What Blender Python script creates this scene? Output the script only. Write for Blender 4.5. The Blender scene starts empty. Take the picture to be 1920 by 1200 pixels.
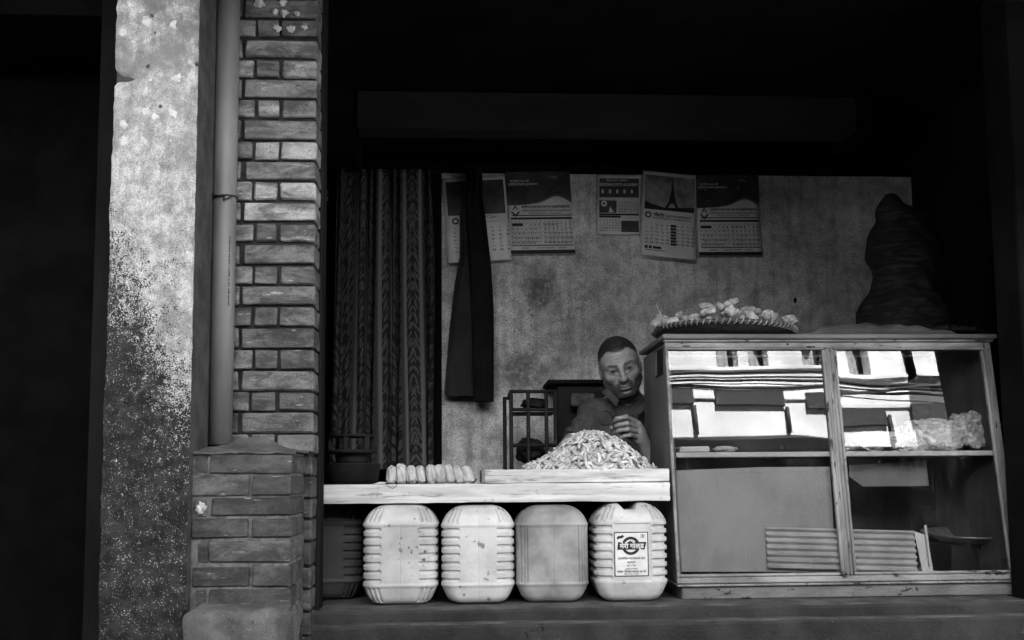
import bpy, bmesh, math, random
import numpy as np
from mathutils import Vector, Matrix, noise

random.seed(7)
RNG = np.random.default_rng(7)
R = math.radians
scene = bpy.context.scene
COL = scene.collection

# ------------------------------------------------------------------ camera
F_PX, PX, PY = 1765.0, 960.0, 742.0          # focal length and principal point on a 1920 x 1200 frame
EYE = Vector((0.0, 0.0, 0.90))
CAM_R = (Matrix.Rotation(R(-2.9), 3, 'Z') @ Matrix.Rotation(R(90 + 5.1), 3, 'X') @ Matrix.Rotation(R(-0.46), 3, 'Z'))
cam_data = bpy.data.cameras.new('camera')
cam_data.sensor_width = 36.0
cam_data.lens = F_PX / 1920 * 36.0
cam_data.shift_y = (PY - 600) / 1920
cam_data.clip_start = 0.02
cam_data.clip_end = 300
cam = bpy.data.objects.new('camera', cam_data)
cam.matrix_world = Matrix.Translation(EYE) @ CAM_R.to_4x4()
COL.objects.link(cam)
scene.camera = cam

# ------------------------------------------------------------------ sky and sun
SUN_EL, SUN_AZ = 50.0, 14.0                   # the sun stands high behind the shop, so the shop front is in shade
world = bpy.data.worlds.new('World')
scene.world = world
world.use_nodes = True
wn = world.node_tree
bg = wn.nodes['Background']
sky = wn.nodes.new('ShaderNodeTexSky')
sky.sky_type = 'NISHITA'
sky.sun_disc = False
sky.sun_elevation = R(SUN_EL)
sky.sun_rotation = R(SUN_AZ)
bw = wn.nodes.new('ShaderNodeRGBToBW')        # the photograph is black and white
wn.links.new(sky.outputs[0], bw.inputs[0])
wn.links.new(bw.outputs[0], bg.inputs[0])
bg.inputs[1].default_value = 0.05
sun_data = bpy.data.lights.new('sun', 'SUN')
sun_data.energy = 5.0
sun_data.angle = R(0.5)
sun = bpy.data.objects.new('sun', sun_data)
_to_sun = Vector((math.sin(R(SUN_AZ)) * math.cos(R(SUN_EL)), math.cos(R(SUN_AZ)) * math.cos(R(SUN_EL)), math.sin(R(SUN_EL))))
sun.rotation_euler = (-_to_sun).to_track_quat('-Z', 'Y').to_euler()
sun.location = _to_sun * 30
COL.objects.link(sun)
scene.view_settings.view_transform = 'Standard'
scene.view_settings.look = 'None'
scene.view_settings.gamma = 1.0
scene.view_settings.exposure = 4.6
scene.render.engine = 'CYCLES'
scene.cycles.use_denoising = True
scene.cycles.use_guiding = True
scene.cycles.use_surface_guiding = True
scene.cycles.max_bounces = 9
scene.cycles.diffuse_bounces = 5
scene.cycles.glossy_bounces = 4
scene.cycles.transparent_max_bounces = 12
scene.cycles.caustics_reflective = False
scene.cycles.caustics_refractive = False
scene.cycles.sample_clamp_indirect = 6.0

# ------------------------------------------------------------------ measuring: a sight line through a point of the frame meets a plane of the place
def ray(x, y):
    return (CAM_R @ Vector(((x - PX) / F_PX, -(y - PY) / F_PX, -1.0))).normalized()
def at(x, y, Y):
    d = ray(x, y)
    return EYE + d * ((Y - EYE.y) / d.y)
def hit(x, y, P0, N):
    d = ray(x, y)
    return EYE + d * ((P0 - EYE).dot(N) / d.dot(N))

# ------------------------------------------------------------------ object helpers
def tag(o, label=None, cat=None, group=None, kind=None):
    if label: o['label'] = label
    if cat: o['category'] = cat
    if group: o['group'] = group
    if kind: o['kind'] = kind
    return o
def thing(name, loc, label, cat, group=None):
    o = bpy.data.objects.new(name, None)
    o.empty_display_size = 0.05
    o.location = loc
    COL.objects.link(o)
    return tag(o, label, cat, group)
def adopt(o, parent):
    if parent is not None:
        o.parent = parent
        o.matrix_parent_inverse = world_of(parent).inverted()
    return o
def world_of(o):
    m = Matrix.LocRotScale(o.location, o.rotation_euler, o.scale)
    if o.parent is not None:
        m = world_of(o.parent) @ o.matrix_parent_inverse @ m
    return m
def mesh_obj(name, verts, faces, mat, parent=None, smooth=False, M=None):
    me = bpy.data.meshes.new(name)
    if M is not None:
        verts = [M @ Vector(v) for v in verts]
    me.from_pydata([tuple(v) for v in verts], [], [tuple(int(i) for i in f) for f in faces])
    if smooth:
        me.polygons.foreach_set('use_smooth', [True] * len(me.polygons))
    me.materials.append(mat)
    me.update()
    o = bpy.data.objects.new(name, me)
    COL.objects.link(o)
    return adopt(o, parent)
def bm_obj(name, bm, mat, parent=None, smooth=False, M=None):
    me = bpy.data.meshes.new(name)
    if M is not None:
        bm.transform(M)
    bmesh.ops.recalc_face_normals(bm, faces=bm.faces[:])
    bm.to_mesh(me); bm.free()
    if smooth:
        me.polygons.foreach_set('use_smooth', [True] * len(me.polygons))
    me.materials.append(mat)
    o = bpy.data.objects.new(name, me)
    COL.objects.link(o)
    return adopt(o, parent)
def add_box(bm, lo, hi, bevel=0.0, jit=0.0, seg=1):
    b = bmesh.new()
    lo, hi = Vector([min(a, c) for a, c in zip(lo, hi)]), Vector([max(a, c) for a, c in zip(lo, hi)])
    bmesh.ops.create_cube(b, size=1.0)
    for v in b.verts:
        v.co = Vector([lo[i] + (v.co[i] + 0.5) * (hi[i] - lo[i]) + random.uniform(-jit, jit) for i in range(3)])
    if bevel > 0:
        bevel = min(bevel, 0.45 * min(hi - lo))
        bmesh.ops.bevel(b, geom=b.edges[:], offset=bevel, segments=seg, affect='EDGES', profile=0.6)
    tmp = bpy.data.meshes.new('tmp'); b.to_mesh(tmp); b.free()
    bm.from_mesh(tmp); bpy.data.meshes.remove(tmp)
def box(name, lo, hi, mat, parent=None, bevel=0.003, jit=0.0, M=None, seg=1):
    bm = bmesh.new(); add_box(bm, lo, hi, bevel, jit, seg)
    return bm_obj(name, bm, mat, parent, False, M)
def tube_data(pts, rad, n=10, cap=True):
    """A round bar through pts; rad a number or one per point."""
    pts = [Vector(p) for p in pts]
    rads = [rad] * len(pts) if not hasattr(rad, '__len__') else rad
    V, Fc = [], []
    up = None
    for i, p in enumerate(pts):
        t = (pts[min(i + 1, len(pts) - 1)] - pts[max(i - 1, 0)]).normalized()
        if up is None:
            up = t.orthogonal().normalized()
        up = (up - t * up.dot(t)).normalized()
        sd = t.cross(up)
        for k in range(n):
            a = 2 * math.pi * k / n
            V.append(p + (up * math.cos(a) + sd * math.sin(a)) * rads[i])
    for i in range(len(pts) - 1):
        for k in range(n):
            Fc.append((i * n + k, i * n + (k + 1) % n, (i + 1) * n + (k + 1) % n, (i + 1) * n + k))
    if cap:
        Fc.append(tuple(range(n))[::-1]); Fc.append(tuple(range((len(pts) - 1) * n, len(pts) * n)))
    return V, Fc
def tube(name, pts, rad, mat, parent=None, n=10, M=None):
    V, Fc = tube_data(pts, rad, n)
    return mesh_obj(name, V, Fc, mat, parent, True, M)
def join_data(parts):
    V, Fc = [], []
    for v, f in parts:
        o = len(V); V += list(v); Fc += [tuple(i + o for i in q) for q in f]
    return V, Fc
def lathe_data(prof, n=32, centre=(0, 0, 0)):
    V, Fc = [], []
    for (r, z) in prof:
        for k in range(n):
            a = 2 * math.pi * k / n
            V.append(Vector((centre[0] + r * math.cos(a), centre[1] + r * math.sin(a), centre[2] + z)))
    for i in range(len(prof) - 1):
        for k in range(n):
            Fc.append((i * n + k, i * n + (k + 1) % n, (i + 1) * n + (k + 1) % n, (i + 1) * n + k))
    Fc.append(tuple(range(n))[::-1]); Fc.append(tuple(range((len(prof) - 1) * n, len(prof) * n)))
    return V, Fc
def lathe(name, prof, mat, parent=None, n=32, centre=(0, 0, 0)):
    V, Fc = lathe_data(prof, n, centre)
    return mesh_obj(name, V, Fc, mat, parent, True)
def smoothstep(a, b, x):
    t = np.clip((x - a) / (b - a), 0, 1)
    return t * t * (3 - 2 * t)

# ------------------------------------------------------------------ solid shapes from distance fields (numpy), meshed with surface nets
class Field:
    def __init__(s, xs, ys, zs):
        s.xs, s.ys, s.zs = [np.asarray(a, np.float32) for a in (xs, ys, zs)]
        s.F = np.full((len(xs), len(ys), len(zs)), 0.5, np.float32)
    def sub(s, lo, hi):
        sl = []
        for a, l, h in zip((s.xs, s.ys, s.zs), lo, hi):
            i, j = np.searchsorted(a, l), np.searchsorted(a, h)
            sl.append(slice(max(i - 1, 0), min(j + 1, len(a))))
        X, Y, Z = s.xs[sl[0]][:, None, None], s.ys[sl[1]][None, :, None], s.zs[sl[2]][None, None, :]
        return tuple(sl), X, Y, Z
    def op(s, fn, lo, hi, k=0.0, mode='add', T=None, pad=0.03):
        """fn(X,Y,Z) a distance; lo, hi its bounds; T (world -> local 4x4) when fn lives in a local frame."""
        lo, hi = Vector(lo), Vector(hi)
        if T is not None:
            Ti = T.inverted()
            cs = [Ti @ Vector((a, b, c)) for a in (lo.x, hi.x) for b in (lo.y, hi.y) for c in (lo.z, hi.z)]
            lo = Vector([min(c[i] for c in cs) for i in range(3)]); hi = Vector([max(c[i] for c in cs) for i in range(3)])
        p = Vector((pad + k,) * 3)
        sl, X, Y, Z = s.sub(lo - p, hi + p)
        if T is not None:
            X, Y, Z = [T[i][0] * X + T[i][1] * Y + T[i][2] * Z + T[i][3] for i in range(3)]
        d = fn(X, Y, Z).astype(np.float32)
        A = s.F[sl]
        if mode == 'cut':
            A, d = -A, d
        if k > 0:
            h = np.maximum(k - np.abs(A - d), 0) / k
            B = np.minimum(A, d) - h * h * k * 0.25
        else:
            B = np.minimum(A, d)
        s.F[sl] = -B if mode == 'cut' else B
    def mesh(s):
        return surface_nets(s.F, s.xs, s.ys, s.zs)
def surface_nets(Fv, xs, ys, zs):
    I = Fv < 0
    nx, ny, nz = Fv.shape
    cnt = np.zeros((nx - 1, ny - 1, nz - 1), np.int8)
    offs = [(a, b, c) for a in (0, 1) for b in (0, 1) for c in (0, 1)]
    for a, b, c in offs:
        cnt += I[a:nx - 1 + a, b:ny - 1 + b, c:nz - 1 + c]
    act = (cnt > 0) & (cnt < 8)
    ci = np.argwhere(act)
    idx = -np.ones(act.shape, np.int64)
    idx[act] = np.arange(len(ci))
    i, j, k = ci.T
    pos = np.zeros((len(ci), 3)); w = np.zeros(len(ci))
    axs = (xs, ys, zs)
    for a, b, c in offs:
        for ax in range(3):
            o0 = [a, b, c]
            if o0[ax] == 1: continue
            o1 = list(o0); o1[ax] = 1
            f0 = Fv[i + o0[0], j + o0[1], k + o0[2]]; f1 = Fv[i + o1[0], j + o1[1], k + o1[2]]
            m = (f0 < 0) != (f1 < 0)
            t = np.where(m, f0 / np.where(m, f0 - f1, 1), 0)
            for d in range(3):
                g = (i, j, k)[d]
                p0 = axs[d][g + o0[d]]; p1 = axs[d][g + o1[d]]
                pos[:, d] += np.where(m, p0 + (p1 - p0) * t, 0)
            w += m
    pos /= w[:, None]
    quads = []
    for ax in range(3):
        sh = [slice(None)] * 3; sh2 = [slice(None)] * 3
        sh[ax] = slice(0, -1); sh2[ax] = slice(1, None)
        e = I[tuple(sh)] != I[tuple(sh2)]
        u, v = (ax + 1) % 3, (ax + 2) % 3
        g = np.argwhere(e)
        ok = (g[:, u] > 0) & (g[:, v] > 0) & (g[:, u] < Fv.shape[u] - 1) & (g[:, v] < Fv.shape[v] - 1)
        g = g[ok]
        def cell(du, dv):
            h = g.copy(); h[:, u] -= du; h[:, v] -= dv
            return idx[h[:, 0], h[:, 1], h[:, 2]]
        q = np.stack([cell(1, 1), cell(0, 1), cell(0, 0), cell(1, 0)], 1)
        flip = ~I[g[:, 0], g[:, 1], g[:, 2]]
        q[flip] = q[flip][:, ::-1]
        quads.append(q)
    return pos, np.concatenate(quads)
def np_mesh(name, V, Q, mat, parent=None, smooth=True):
    me = bpy.data.meshes.new(name)
    me.vertices.add(len(V)); me.vertices.foreach_set('co', np.asarray(V, np.float32).ravel())
    me.loops.add(Q.size); me.loops.foreach_set('vertex_index', Q.astype(np.int32).ravel())
    me.polygons.add(len(Q)); me.polygons.foreach_set('loop_start', np.arange(0, Q.size, Q.shape[1], dtype=np.int32))
    me.polygons.foreach_set('use_smooth', np.full(len(Q), smooth))
    me.materials.append(mat)
    me.update(calc_edges=True); me.validate()
    o = bpy.data.objects.new(name, me)
    COL.objects.link(o)
    return adopt(o, parent)
# distance functions
def d_ell(c, r):
    rm = min(r)
    def f(X, Y, Z):
        k0 = np.sqrt(((X - c[0]) / r[0]) ** 2 + ((Y - c[1]) / r[1]) ** 2 + ((Z - c[2]) / r[2]) ** 2) + 1e-9
        k1 = np.sqrt(((X - c[0]) / r[0] ** 2) ** 2 + ((Y - c[1]) / r[1] ** 2) ** 2 + ((Z - c[2]) / r[2] ** 2) ** 2) + 1e-9
        return k0 * (k0 - 1) / k1
    return f
def d_cap(a, b, ra, rb):
    a, b = Vector(a), Vector(b); ab = b - a; L2 = max(ab.dot(ab), 1e-9)
    def f(X, Y, Z):
        t = np.clip(((X - a.x) * ab.x + (Y - a.y) * ab.y + (Z - a.z) * ab.z) / L2, 0, 1)
        return np.sqrt((X - a.x - t * ab.x) ** 2 + (Y - a.y - t * ab.y) ** 2 + (Z - a.z - t * ab.z) ** 2) - (ra + (rb - ra) * t)
    return f
def ell(F, c, r, k=0.0, mode='add', T=None):
    F.op(d_ell(c, r), [c[i] - r[i] for i in range(3)], [c[i] + r[i] for i in range(3)], k, mode, T)
def cap(F, a, b, ra, rb=None, k=0.0, mode='add', T=None):
    rb = ra if rb is None else rb; m = max(ra, rb)
    F.op(d_cap(a, b, ra, rb), [min(a[i], b[i]) - m for i in range(3)], [max(a[i], b[i]) + m for i in range(3)], k, mode, T)

# ------------------------------------------------------------------ materials (all neutral: the photograph is black and white)
def new_mat(name):
    m = bpy.data.materials.new(name); m.use_nodes = True
    return m, m.node_tree.nodes, m.node_tree.links, m.node_tree.nodes['Principled BSDF']
def _math(nd, lk, op, a, b=None, c=None, clamp=False):
    n = nd.new('ShaderNodeMath'); n.operation = op; n.use_clamp = clamp
    for i, v in enumerate((a, b, c)):
        if v is None: continue
        if isinstance(v, (int, float)): n.inputs[i].default_value = v
        else: lk.new(v, n.inputs[i])
    return n.outputs[0]
def _noise(nd, lk, vec, scale, detail=4, rough=0.55, dist=0.0):
    n = nd.new('ShaderNodeTexNoise'); n.inputs['Scale'].default_value = scale; n.inputs['Detail'].default_value = detail
    n.inputs['Roughness'].default_value = rough; n.inputs['Distortion'].default_value = dist
    lk.new(vec, n.inputs['Vector'])
    return n.outputs[0]
def _map(nd, lk, v, a, b, c=0.0, d=1.0):
    n = nd.new('ShaderNodeMapRange'); n.interpolation_type = 'SMOOTHSTEP'
    lk.new(v, n.inputs[0])
    for i, x in enumerate((a, b, c, d)): n.inputs[i + 1].default_value = x
    return n.outputs[0]
def _mix(nd, lk, f, a, b):
    n = nd.new('ShaderNodeMix'); n.data_type = 'FLOAT'
    for i, v in enumerate((f, a, b)):
        if isinstance(v, (int, float)): n.inputs[i if i == 0 else i + 1].default_value = v
        else: lk.new(v, n.inputs[i if i == 0 else i + 1])
    return n.outputs[0]
def _coords(nd, lk, stretch=(1, 1, 1), rnd=False):
    tc = nd.new('ShaderNodeTexCoord')
    mp = nd.new('ShaderNodeMapping'); mp.inputs['Scale'].default_value = stretch
    lk.new(tc.outputs['Object'], mp.inputs[0])
    if rnd:
        oi = nd.new('ShaderNodeObjectInfo')
        lk.new(_math(nd, lk, 'MULTIPLY', oi.outputs['Random'], 37.0), mp.inputs['Location'])
        return tc.outputs['Object'], mp.outputs[0], oi.outputs['Random']
    return tc.outputs['Object'], mp.outputs[0], None
def grey(name, c0, c1, scale=6, rough=0.8, bump=0.25, bscale=90, stretch=(1, 1, 1), specks=None, speck2=None, rnd=0.0, spec=0.3, metallic=0.0, edge=0.4, bdist=0.004):
    """Mottled grey between c0 and c1. specks = (amount 0..1, colour, scale): small marks; rnd: tone spread from one object to the next."""
    m, nd, lk, bs = new_mat(name)
    raw, v, rr = _coords(nd, lk, stretch, rnd > 0)
    n1 = _noise(nd, lk, v, scale, 7, 0.62)
    col = _mix(nd, lk, _map(nd, lk, n1, 0.5 - edge / 2, 0.5 + edge / 2), c0, c1)
    if rnd:
        col = _math(nd, lk, 'MULTIPLY', col, _map(nd, lk, rr, 0, 1, 1 - rnd, 1 + rnd))
    for sp in (specks, speck2):
        if sp:
            am, sc_, ss = sp
            big = _noise(nd, lk, v, scale * 0.7, 3)
            f = _math(nd, lk, 'ADD', _noise(nd, lk, v, ss, 3, 0.6), _math(nd, lk, 'MULTIPLY', _math(nd, lk, 'SUBTRACT', big, 0.5), 0.35))
            f = _map(nd, lk, f, 0.78 - am * 0.3, 0.83 - am * 0.3)
            col = _mix(nd, lk, f, col, sc_)
    lk.new(col, bs.inputs['Base Color'])
    bs.inputs['Roughness'].default_value = rough
    bs.inputs['Specular IOR Level'].default_value = spec
    bs.inputs['Metallic'].default_value = metallic
    if bump:
        b = nd.new('ShaderNodeBump'); b.inputs['Strength'].default_value = bump; b.inputs['Distance'].default_value = bdist
        lk.new(_noise(nd, lk, v, bscale, 5, 0.65), b.inputs['Height']); lk.new(b.outputs[0], bs.inputs['Normal'])
    return m

# ------------------------------------------------------------------ the materials of the place
M_street = grey('street_concrete', 0.10, 0.16, 4, 0.9, 0.3, 60)
M_white = grey('white_render', 0.42, 0.74, 1.3, 0.85, 0.15, 80, specks=(0.2, 0.3, 9))
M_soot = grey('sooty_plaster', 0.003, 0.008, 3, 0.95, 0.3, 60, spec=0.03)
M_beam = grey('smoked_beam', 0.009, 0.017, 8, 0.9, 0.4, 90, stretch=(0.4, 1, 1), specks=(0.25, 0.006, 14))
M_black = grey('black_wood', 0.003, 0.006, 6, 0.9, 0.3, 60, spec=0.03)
M_jamb = grey('dark_jamb', 0.006, 0.013, 5, 0.85, 0.35, 90, stretch=(1, 1, 0.3), spec=0.05)
M_cement = grey('cement', 0.045, 0.12, 9, 0.95, 0.9, 260, specks=(0.52, 0.26, 260), speck2=(0.5, 0.012, 150))
M_ledge = grey('worn_ledge_stone', 0.008, 0.032, 7, 0.75, 0.7, 110, specks=(0.4, 0.009, 22), speck2=(0.18, 0.2, 110))
M_mortar = grey('mortar', 0.010, 0.028, 30, 0.95, 0.6, 200)
M_mortar_pale = grey('pale_mortar', 0.05, 0.16, 30, 0.95, 0.6, 200)
M_dab = grey('plaster_dab', 0.3, 0.6, 60, 0.9, 0.6, 200)
M_pvc = grey('pipe_plastic', 0.075, 0.16, 5, 0.5, 0.06, 150, stretch=(1, 1, 0.25), specks=(0.12, 0.10, 60), spec=0.4)
M_iron = grey('black_iron', 0.006, 0.014, 30, 0.65, 0.3, 160, spec=0.15)

def brick_material(name, c0, c1):
    m, nd, lk, bs = new_mat(name)
    raw, v, rr = _coords(nd, lk, (1, 1, 1), True)
    mpb = nd.new('ShaderNodeMapping'); mpb.inputs['Scale'].default_value = (0.45, 1, 1.3); lk.new(v, mpb.inputs[0])
    n1 = _noise(nd, lk, mpb.outputs[0], 16, 8, 0.72, 0.5)
    col = _mix(nd, lk, _map(nd, lk, n1, 0.38, 0.62), c0, c1)
    pit = _map(nd, lk, _noise(nd, lk, v, 48, 5, 0.7), 0.60, 0.66)
    col = _mix(nd, lk, _math(nd, lk, 'MULTIPLY', pit, 0.6), col, c0 * 0.35)
    col = _math(nd, lk, 'MULTIPLY', col, _map(nd, lk, rr, 0, 1, 0.55, 1.35))
    col = _math(nd, lk, 'MULTIPLY', col, _map(nd, lk, _noise(nd, lk, v, 170, 3, 0.65), 0.3, 0.7, 0.78, 1.18))
    mp2 = nd.new('ShaderNodeMapping'); mp2.inputs['Scale'].default_value = (0.25, 1, 1.6); lk.new(v, mp2.inputs[0])
    scr = _map(nd, lk, _noise(nd, lk, mp2.outputs[0], 60, 3, 0.6), 0.66, 0.7)
    col = _mix(nd, lk, _math(nd, lk, 'MULTIPLY', scr, 0.5), col, 0.42)
    sp = _map(nd, lk, _noise(nd, lk, v, 130, 2, 0.5), 0.7, 0.74)
    col = _mix(nd, lk, _math(nd, lk, 'MULTIPLY', sp, 0.7), col, 0.03)
    lk.new(col, bs.inputs['Base Color'])
    bs.inputs['Roughness'].default_value = 0.62
    bs.inputs['Specular IOR Level'].default_value = 0.45
    b = nd.new('ShaderNodeBump'); b.inputs['Strength'].default_value = 0.9; b.inputs['Distance'].default_value = 0.004
    lk.new(_noise(nd, lk, v, 55, 7, 0.75), b.inputs['Height']); lk.new(b.outputs[0], bs.inputs['Normal'])
    return m
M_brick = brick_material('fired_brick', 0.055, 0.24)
M_brick_mid = brick_material('mid_tone_brick', 0.03, 0.165)  # darker tone for the lower courses
M_brick_low = brick_material('dark_tone_brick', 0.016, 0.08)  # darkest tone, for the base courses

# peeling plaster of the white pillar: bright coat above, worn away to dark specks lower down
def pillar_material():
    m, nd, lk, bs = new_mat('peeling_whitewash')
    raw, v, _ = _coords(nd, lk)
    sep = nd.new('ShaderNodeSeparateXYZ'); lk.new(raw, sep.inputs[0])
    x, z = sep.outputs[0], sep.outputs[2]
    big = _noise(nd, lk, v, 5, 5, 0.6)
    mid = _noise(nd, lk, v, 22, 6, 0.7)
    coat = _mix(nd, lk, _map(nd, lk, mid, 0.36, 0.62), 0.23, 0.40)
    mps = nd.new('ShaderNodeMapping'); mps.inputs['Scale'].default_value = (1, 1, 0.3); lk.new(v, mps.inputs[0])
    streak = _noise(nd, lk, mps.outputs[0], 26, 6, 0.75)
    coat = _math(nd, lk, 'MULTIPLY', coat, _map(nd, lk, streak, 0.35, 0.65, 0.72, 1.15))
    flake = _map(nd, lk, _noise(nd, lk, v, 17, 6, 0.78, 0.6), 0.565, 0.585)
    coat = _mix(nd, lk, _math(nd, lk, 'MULTIPLY', flake, 0.35), coat, 0.16)
    grain = _noise(nd, lk, v, 260, 3, 0.7)
    coat = _math(nd, lk, 'MULTIPLY', coat, _map(nd, lk, grain, 0.3, 0.7, 0.62, 1.3))      # fresh dabs of whitewash
    up = _map(nd, lk, z, 1.72, 2.25)
    coat = _mix(nd, lk, _math(nd, lk, 'MULTIPLY', up, _map(nd, lk, _noise(nd, lk, v, 9, 6, 0.7), 0.4, 0.6)), coat, 0.13)  # stained head of the pillar, with overhang shade put into the coat
    scuff = _map(nd, lk, _noise(nd, lk, v, 42, 5, 0.75), 0.66, 0.70)
    coat = _mix(nd, lk, _math(nd, lk, 'MULTIPLY', scuff, 0.75), coat, 0.12)
    # wear: 0 where the coat is whole, 1 where almost all of it is gone
    xr = _math(nd, lk, 'MULTIPLY', _math(nd, lk, 'ADD', x, 0.91), 1.55)
    h = _math(nd, lk, 'SUBTRACT', _math(nd, lk, 'ADD', z, xr), _math(nd, lk, 'MULTIPLY', big, 0.75))
    wear = _map(nd, lk, h, 1.62, 0.60)
    fine = _math(nd, lk, 'ADD', _math(nd, lk, 'MULTIPLY', _noise(nd, lk, v, 270, 3, 0.6), 0.6), _math(nd, lk, 'MULTIPLY', _noise(nd, lk, v, 75, 5, 0.65), 0.38))
    thr = _map(nd, lk, wear, 0, 1, 0.33, 0.585)
    gone = _map(nd, lk, _math(nd, lk, 'SUBTRACT', fine, thr), 0.02, -0.03)
    bare = _mix(nd, lk, _map(nd, lk, mid, 0.35, 0.65), 0.008, 0.03)
    col = _mix(nd, lk, gone, coat, bare)
    lk.new(col, bs.inputs['Base Color'])
    bs.inputs['Roughness'].default_value = 0.92
    bs.inputs['Specular IOR Level'].default_value = 0.2
    b = nd.new('ShaderNodeBump'); b.inputs['Strength'].default_value = 0.6; b.inputs['Distance'].default_value = 0.004
    lk.new(_math(nd, lk, 'SUBTRACT', _math(nd, lk, 'MULTIPLY', fine, 0.8), _math(nd, lk, 'MULTIPLY', gone, 0.35)), b.inputs['Height'])
    lk.new(b.outputs[0], bs.inputs['Normal'])
    return m
M_pillar = pillar_material()
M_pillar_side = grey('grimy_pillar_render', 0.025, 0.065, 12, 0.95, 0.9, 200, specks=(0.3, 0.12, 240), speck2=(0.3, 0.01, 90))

# ------------------------------------------------------------------ the street and the shop's shell
Z_LEDGE = at(920, 1141, 3.07).z
Y_WALL = 4.70
X_LEFT, X_RIGHT = -0.74, 2.34
Z_WALLTOP = at(1100, 326, Y_WALL).z
tag(mesh_obj('street', [(-60, -60, 0), (60, -60, 0), (60, 60, 0), (-60, 60, 0)], [(0, 1, 2, 3)], M_street), kind='structure')

shop = thing('shop_building', (0.6, 3.9, 0), 'dark open-fronted shop room with sooty ceiling around the stall', 'building')

def wall_material():
    m, nd, lk, bs = new_mat('spotted_wall_plaster')
    raw, v, _ = _coords(nd, lk)
    n1 = _noise(nd, lk, v, 2.4, 6, 0.6)
    col = _mix(nd, lk, _map(nd, lk, n1, 0.35, 0.65), 0.42, 0.68)
    col = _math(nd, lk, 'MULTIPLY', col, _map(nd, lk, _noise(nd, lk, v, 13, 6, 0.72), 0.35, 0.62, 0.66, 1.08))
    mpd = nd.new('ShaderNodeMapping'); mpd.inputs['Scale'].default_value = (14, 1, 1.1); lk.new(raw, mpd.inputs[0])
    col = _math(nd, lk, 'MULTIPLY', col, _map(nd, lk, _noise(nd, lk, mpd.outputs[0], 1.5, 4, 0.6), 0.38, 0.52, 0.82, 1.02))
    n2 = _noise(nd, lk, v, 120, 3, 0.6)
    col = _math(nd, lk, 'MULTIPLY', col, _map(nd, lk, n2, 0.3, 0.7, 0.65, 1.25))
    # grease: two soft stains of their own shape and many spots round them
    def blob(px, py, rx, rz):
        c = at(px, py, Y_WALL)
        sub = nd.new('ShaderNodeVectorMath'); sub.operation = 'SUBTRACT'; lk.new(raw, sub.inputs[0]); sub.inputs[1].default_value = c
        scl = nd.new('ShaderNodeVectorMath'); scl.operation = 'MULTIPLY'; lk.new(sub.outputs[0], scl.inputs[0]); scl.inputs[1].default_value = (1 / rx, 0, 1 / rz)
        ln = nd.new('ShaderNodeVectorMath'); ln.operation = 'LENGTH'; lk.new(scl.outputs[0], ln.inputs[0])
        return _math(nd, lk, 'ADD', ln.outputs['Value'], _math(nd, lk, 'MULTIPLY', _math(nd, lk, 'SUBTRACT', _noise(nd, lk, v, 9, 6, 0.7), 0.5), 1.9))
    g = _math(nd, lk, 'MAXIMUM', _map(nd, lk, blob(1010, 540, 0.13, 0.14), 1.35, 0.1), _map(nd, lk, blob(985, 695, 0.2, 0.11), 1.35, 0.1))
    n3 = _noise(nd, lk, v, 42, 3, 0.6)
    col = _mix(nd, lk, _math(nd, lk, 'MULTIPLY', g, _map(nd, lk, n3, 0.25, 0.65, 0.35, 0.95)), col, 0.10)
    near = _map(nd, lk, blob(1010, 600, 0.42, 0.42), 1.5, 0.3)
    sp = _math(nd, lk, 'ADD', _noise(nd, lk, v, 95, 2, 0.5), _math(nd, lk, 'MULTIPLY', near, 0.05))
    col = _mix(nd, lk, _math(nd, lk, 'MULTIPLY', _map(nd, lk, sp, 0.70, 0.735), 0.8), col, 0.06)
    lk.new(col, bs.inputs['Base Color'])
    bs.inputs['Roughness'].default_value = 0.8
    bs.inputs['Specular IOR Level'].default_value = 0.25
    b = nd.new('ShaderNodeBump'); b.inputs['Strength'].default_value = 0.35; b.inputs['Distance'].default_value = 0.003
    lk.new(_noise(nd, lk, v, 60, 6, 0.7), b.inputs['Height']); lk.new(b.outputs[0], bs.inputs['Normal'])
    return m
M_wall = wall_material()

x_door = at(828, 600, Y_WALL).x
box('back_wall', (x_door, Y_WALL, 0.3), (X_RIGHT + 0.02, Y_WALL + 0.12, Z_WALLTOP), M_wall, shop, 0.004)
box('loft_floor', (X_LEFT - 0.1, Y_WALL + 0.005, Z_WALLTOP + 0.003), (X_RIGHT + 0.1, Y_WALL + 1.2, Z_WALLTOP + 0.05), M_black, shop, 0)
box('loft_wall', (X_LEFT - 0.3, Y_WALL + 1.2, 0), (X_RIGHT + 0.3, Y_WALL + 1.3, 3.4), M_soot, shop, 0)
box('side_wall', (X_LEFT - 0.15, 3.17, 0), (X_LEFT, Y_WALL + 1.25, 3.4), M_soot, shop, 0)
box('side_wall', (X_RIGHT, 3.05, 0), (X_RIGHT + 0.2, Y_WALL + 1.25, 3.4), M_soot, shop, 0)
Y_BEAM = 4.15
zb0, zb1 = at(1140, 242, Y_BEAM).z, at(1140, 174, Y_BEAM).z
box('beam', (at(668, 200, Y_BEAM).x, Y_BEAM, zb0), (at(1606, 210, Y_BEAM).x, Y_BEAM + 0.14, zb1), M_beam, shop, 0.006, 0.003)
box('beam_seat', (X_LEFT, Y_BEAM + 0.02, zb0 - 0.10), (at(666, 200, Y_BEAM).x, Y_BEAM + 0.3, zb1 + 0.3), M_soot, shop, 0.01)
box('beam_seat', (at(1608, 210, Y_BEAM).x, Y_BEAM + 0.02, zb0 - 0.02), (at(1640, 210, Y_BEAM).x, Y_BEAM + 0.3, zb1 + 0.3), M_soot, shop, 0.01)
box('ceiling', (X_LEFT - 0.15, 3.0, zb1 + 0.012), (X_RIGHT + 0.2, Y_WALL + 1.3, zb1 + 0.16), M_soot, shop, 0)
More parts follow.
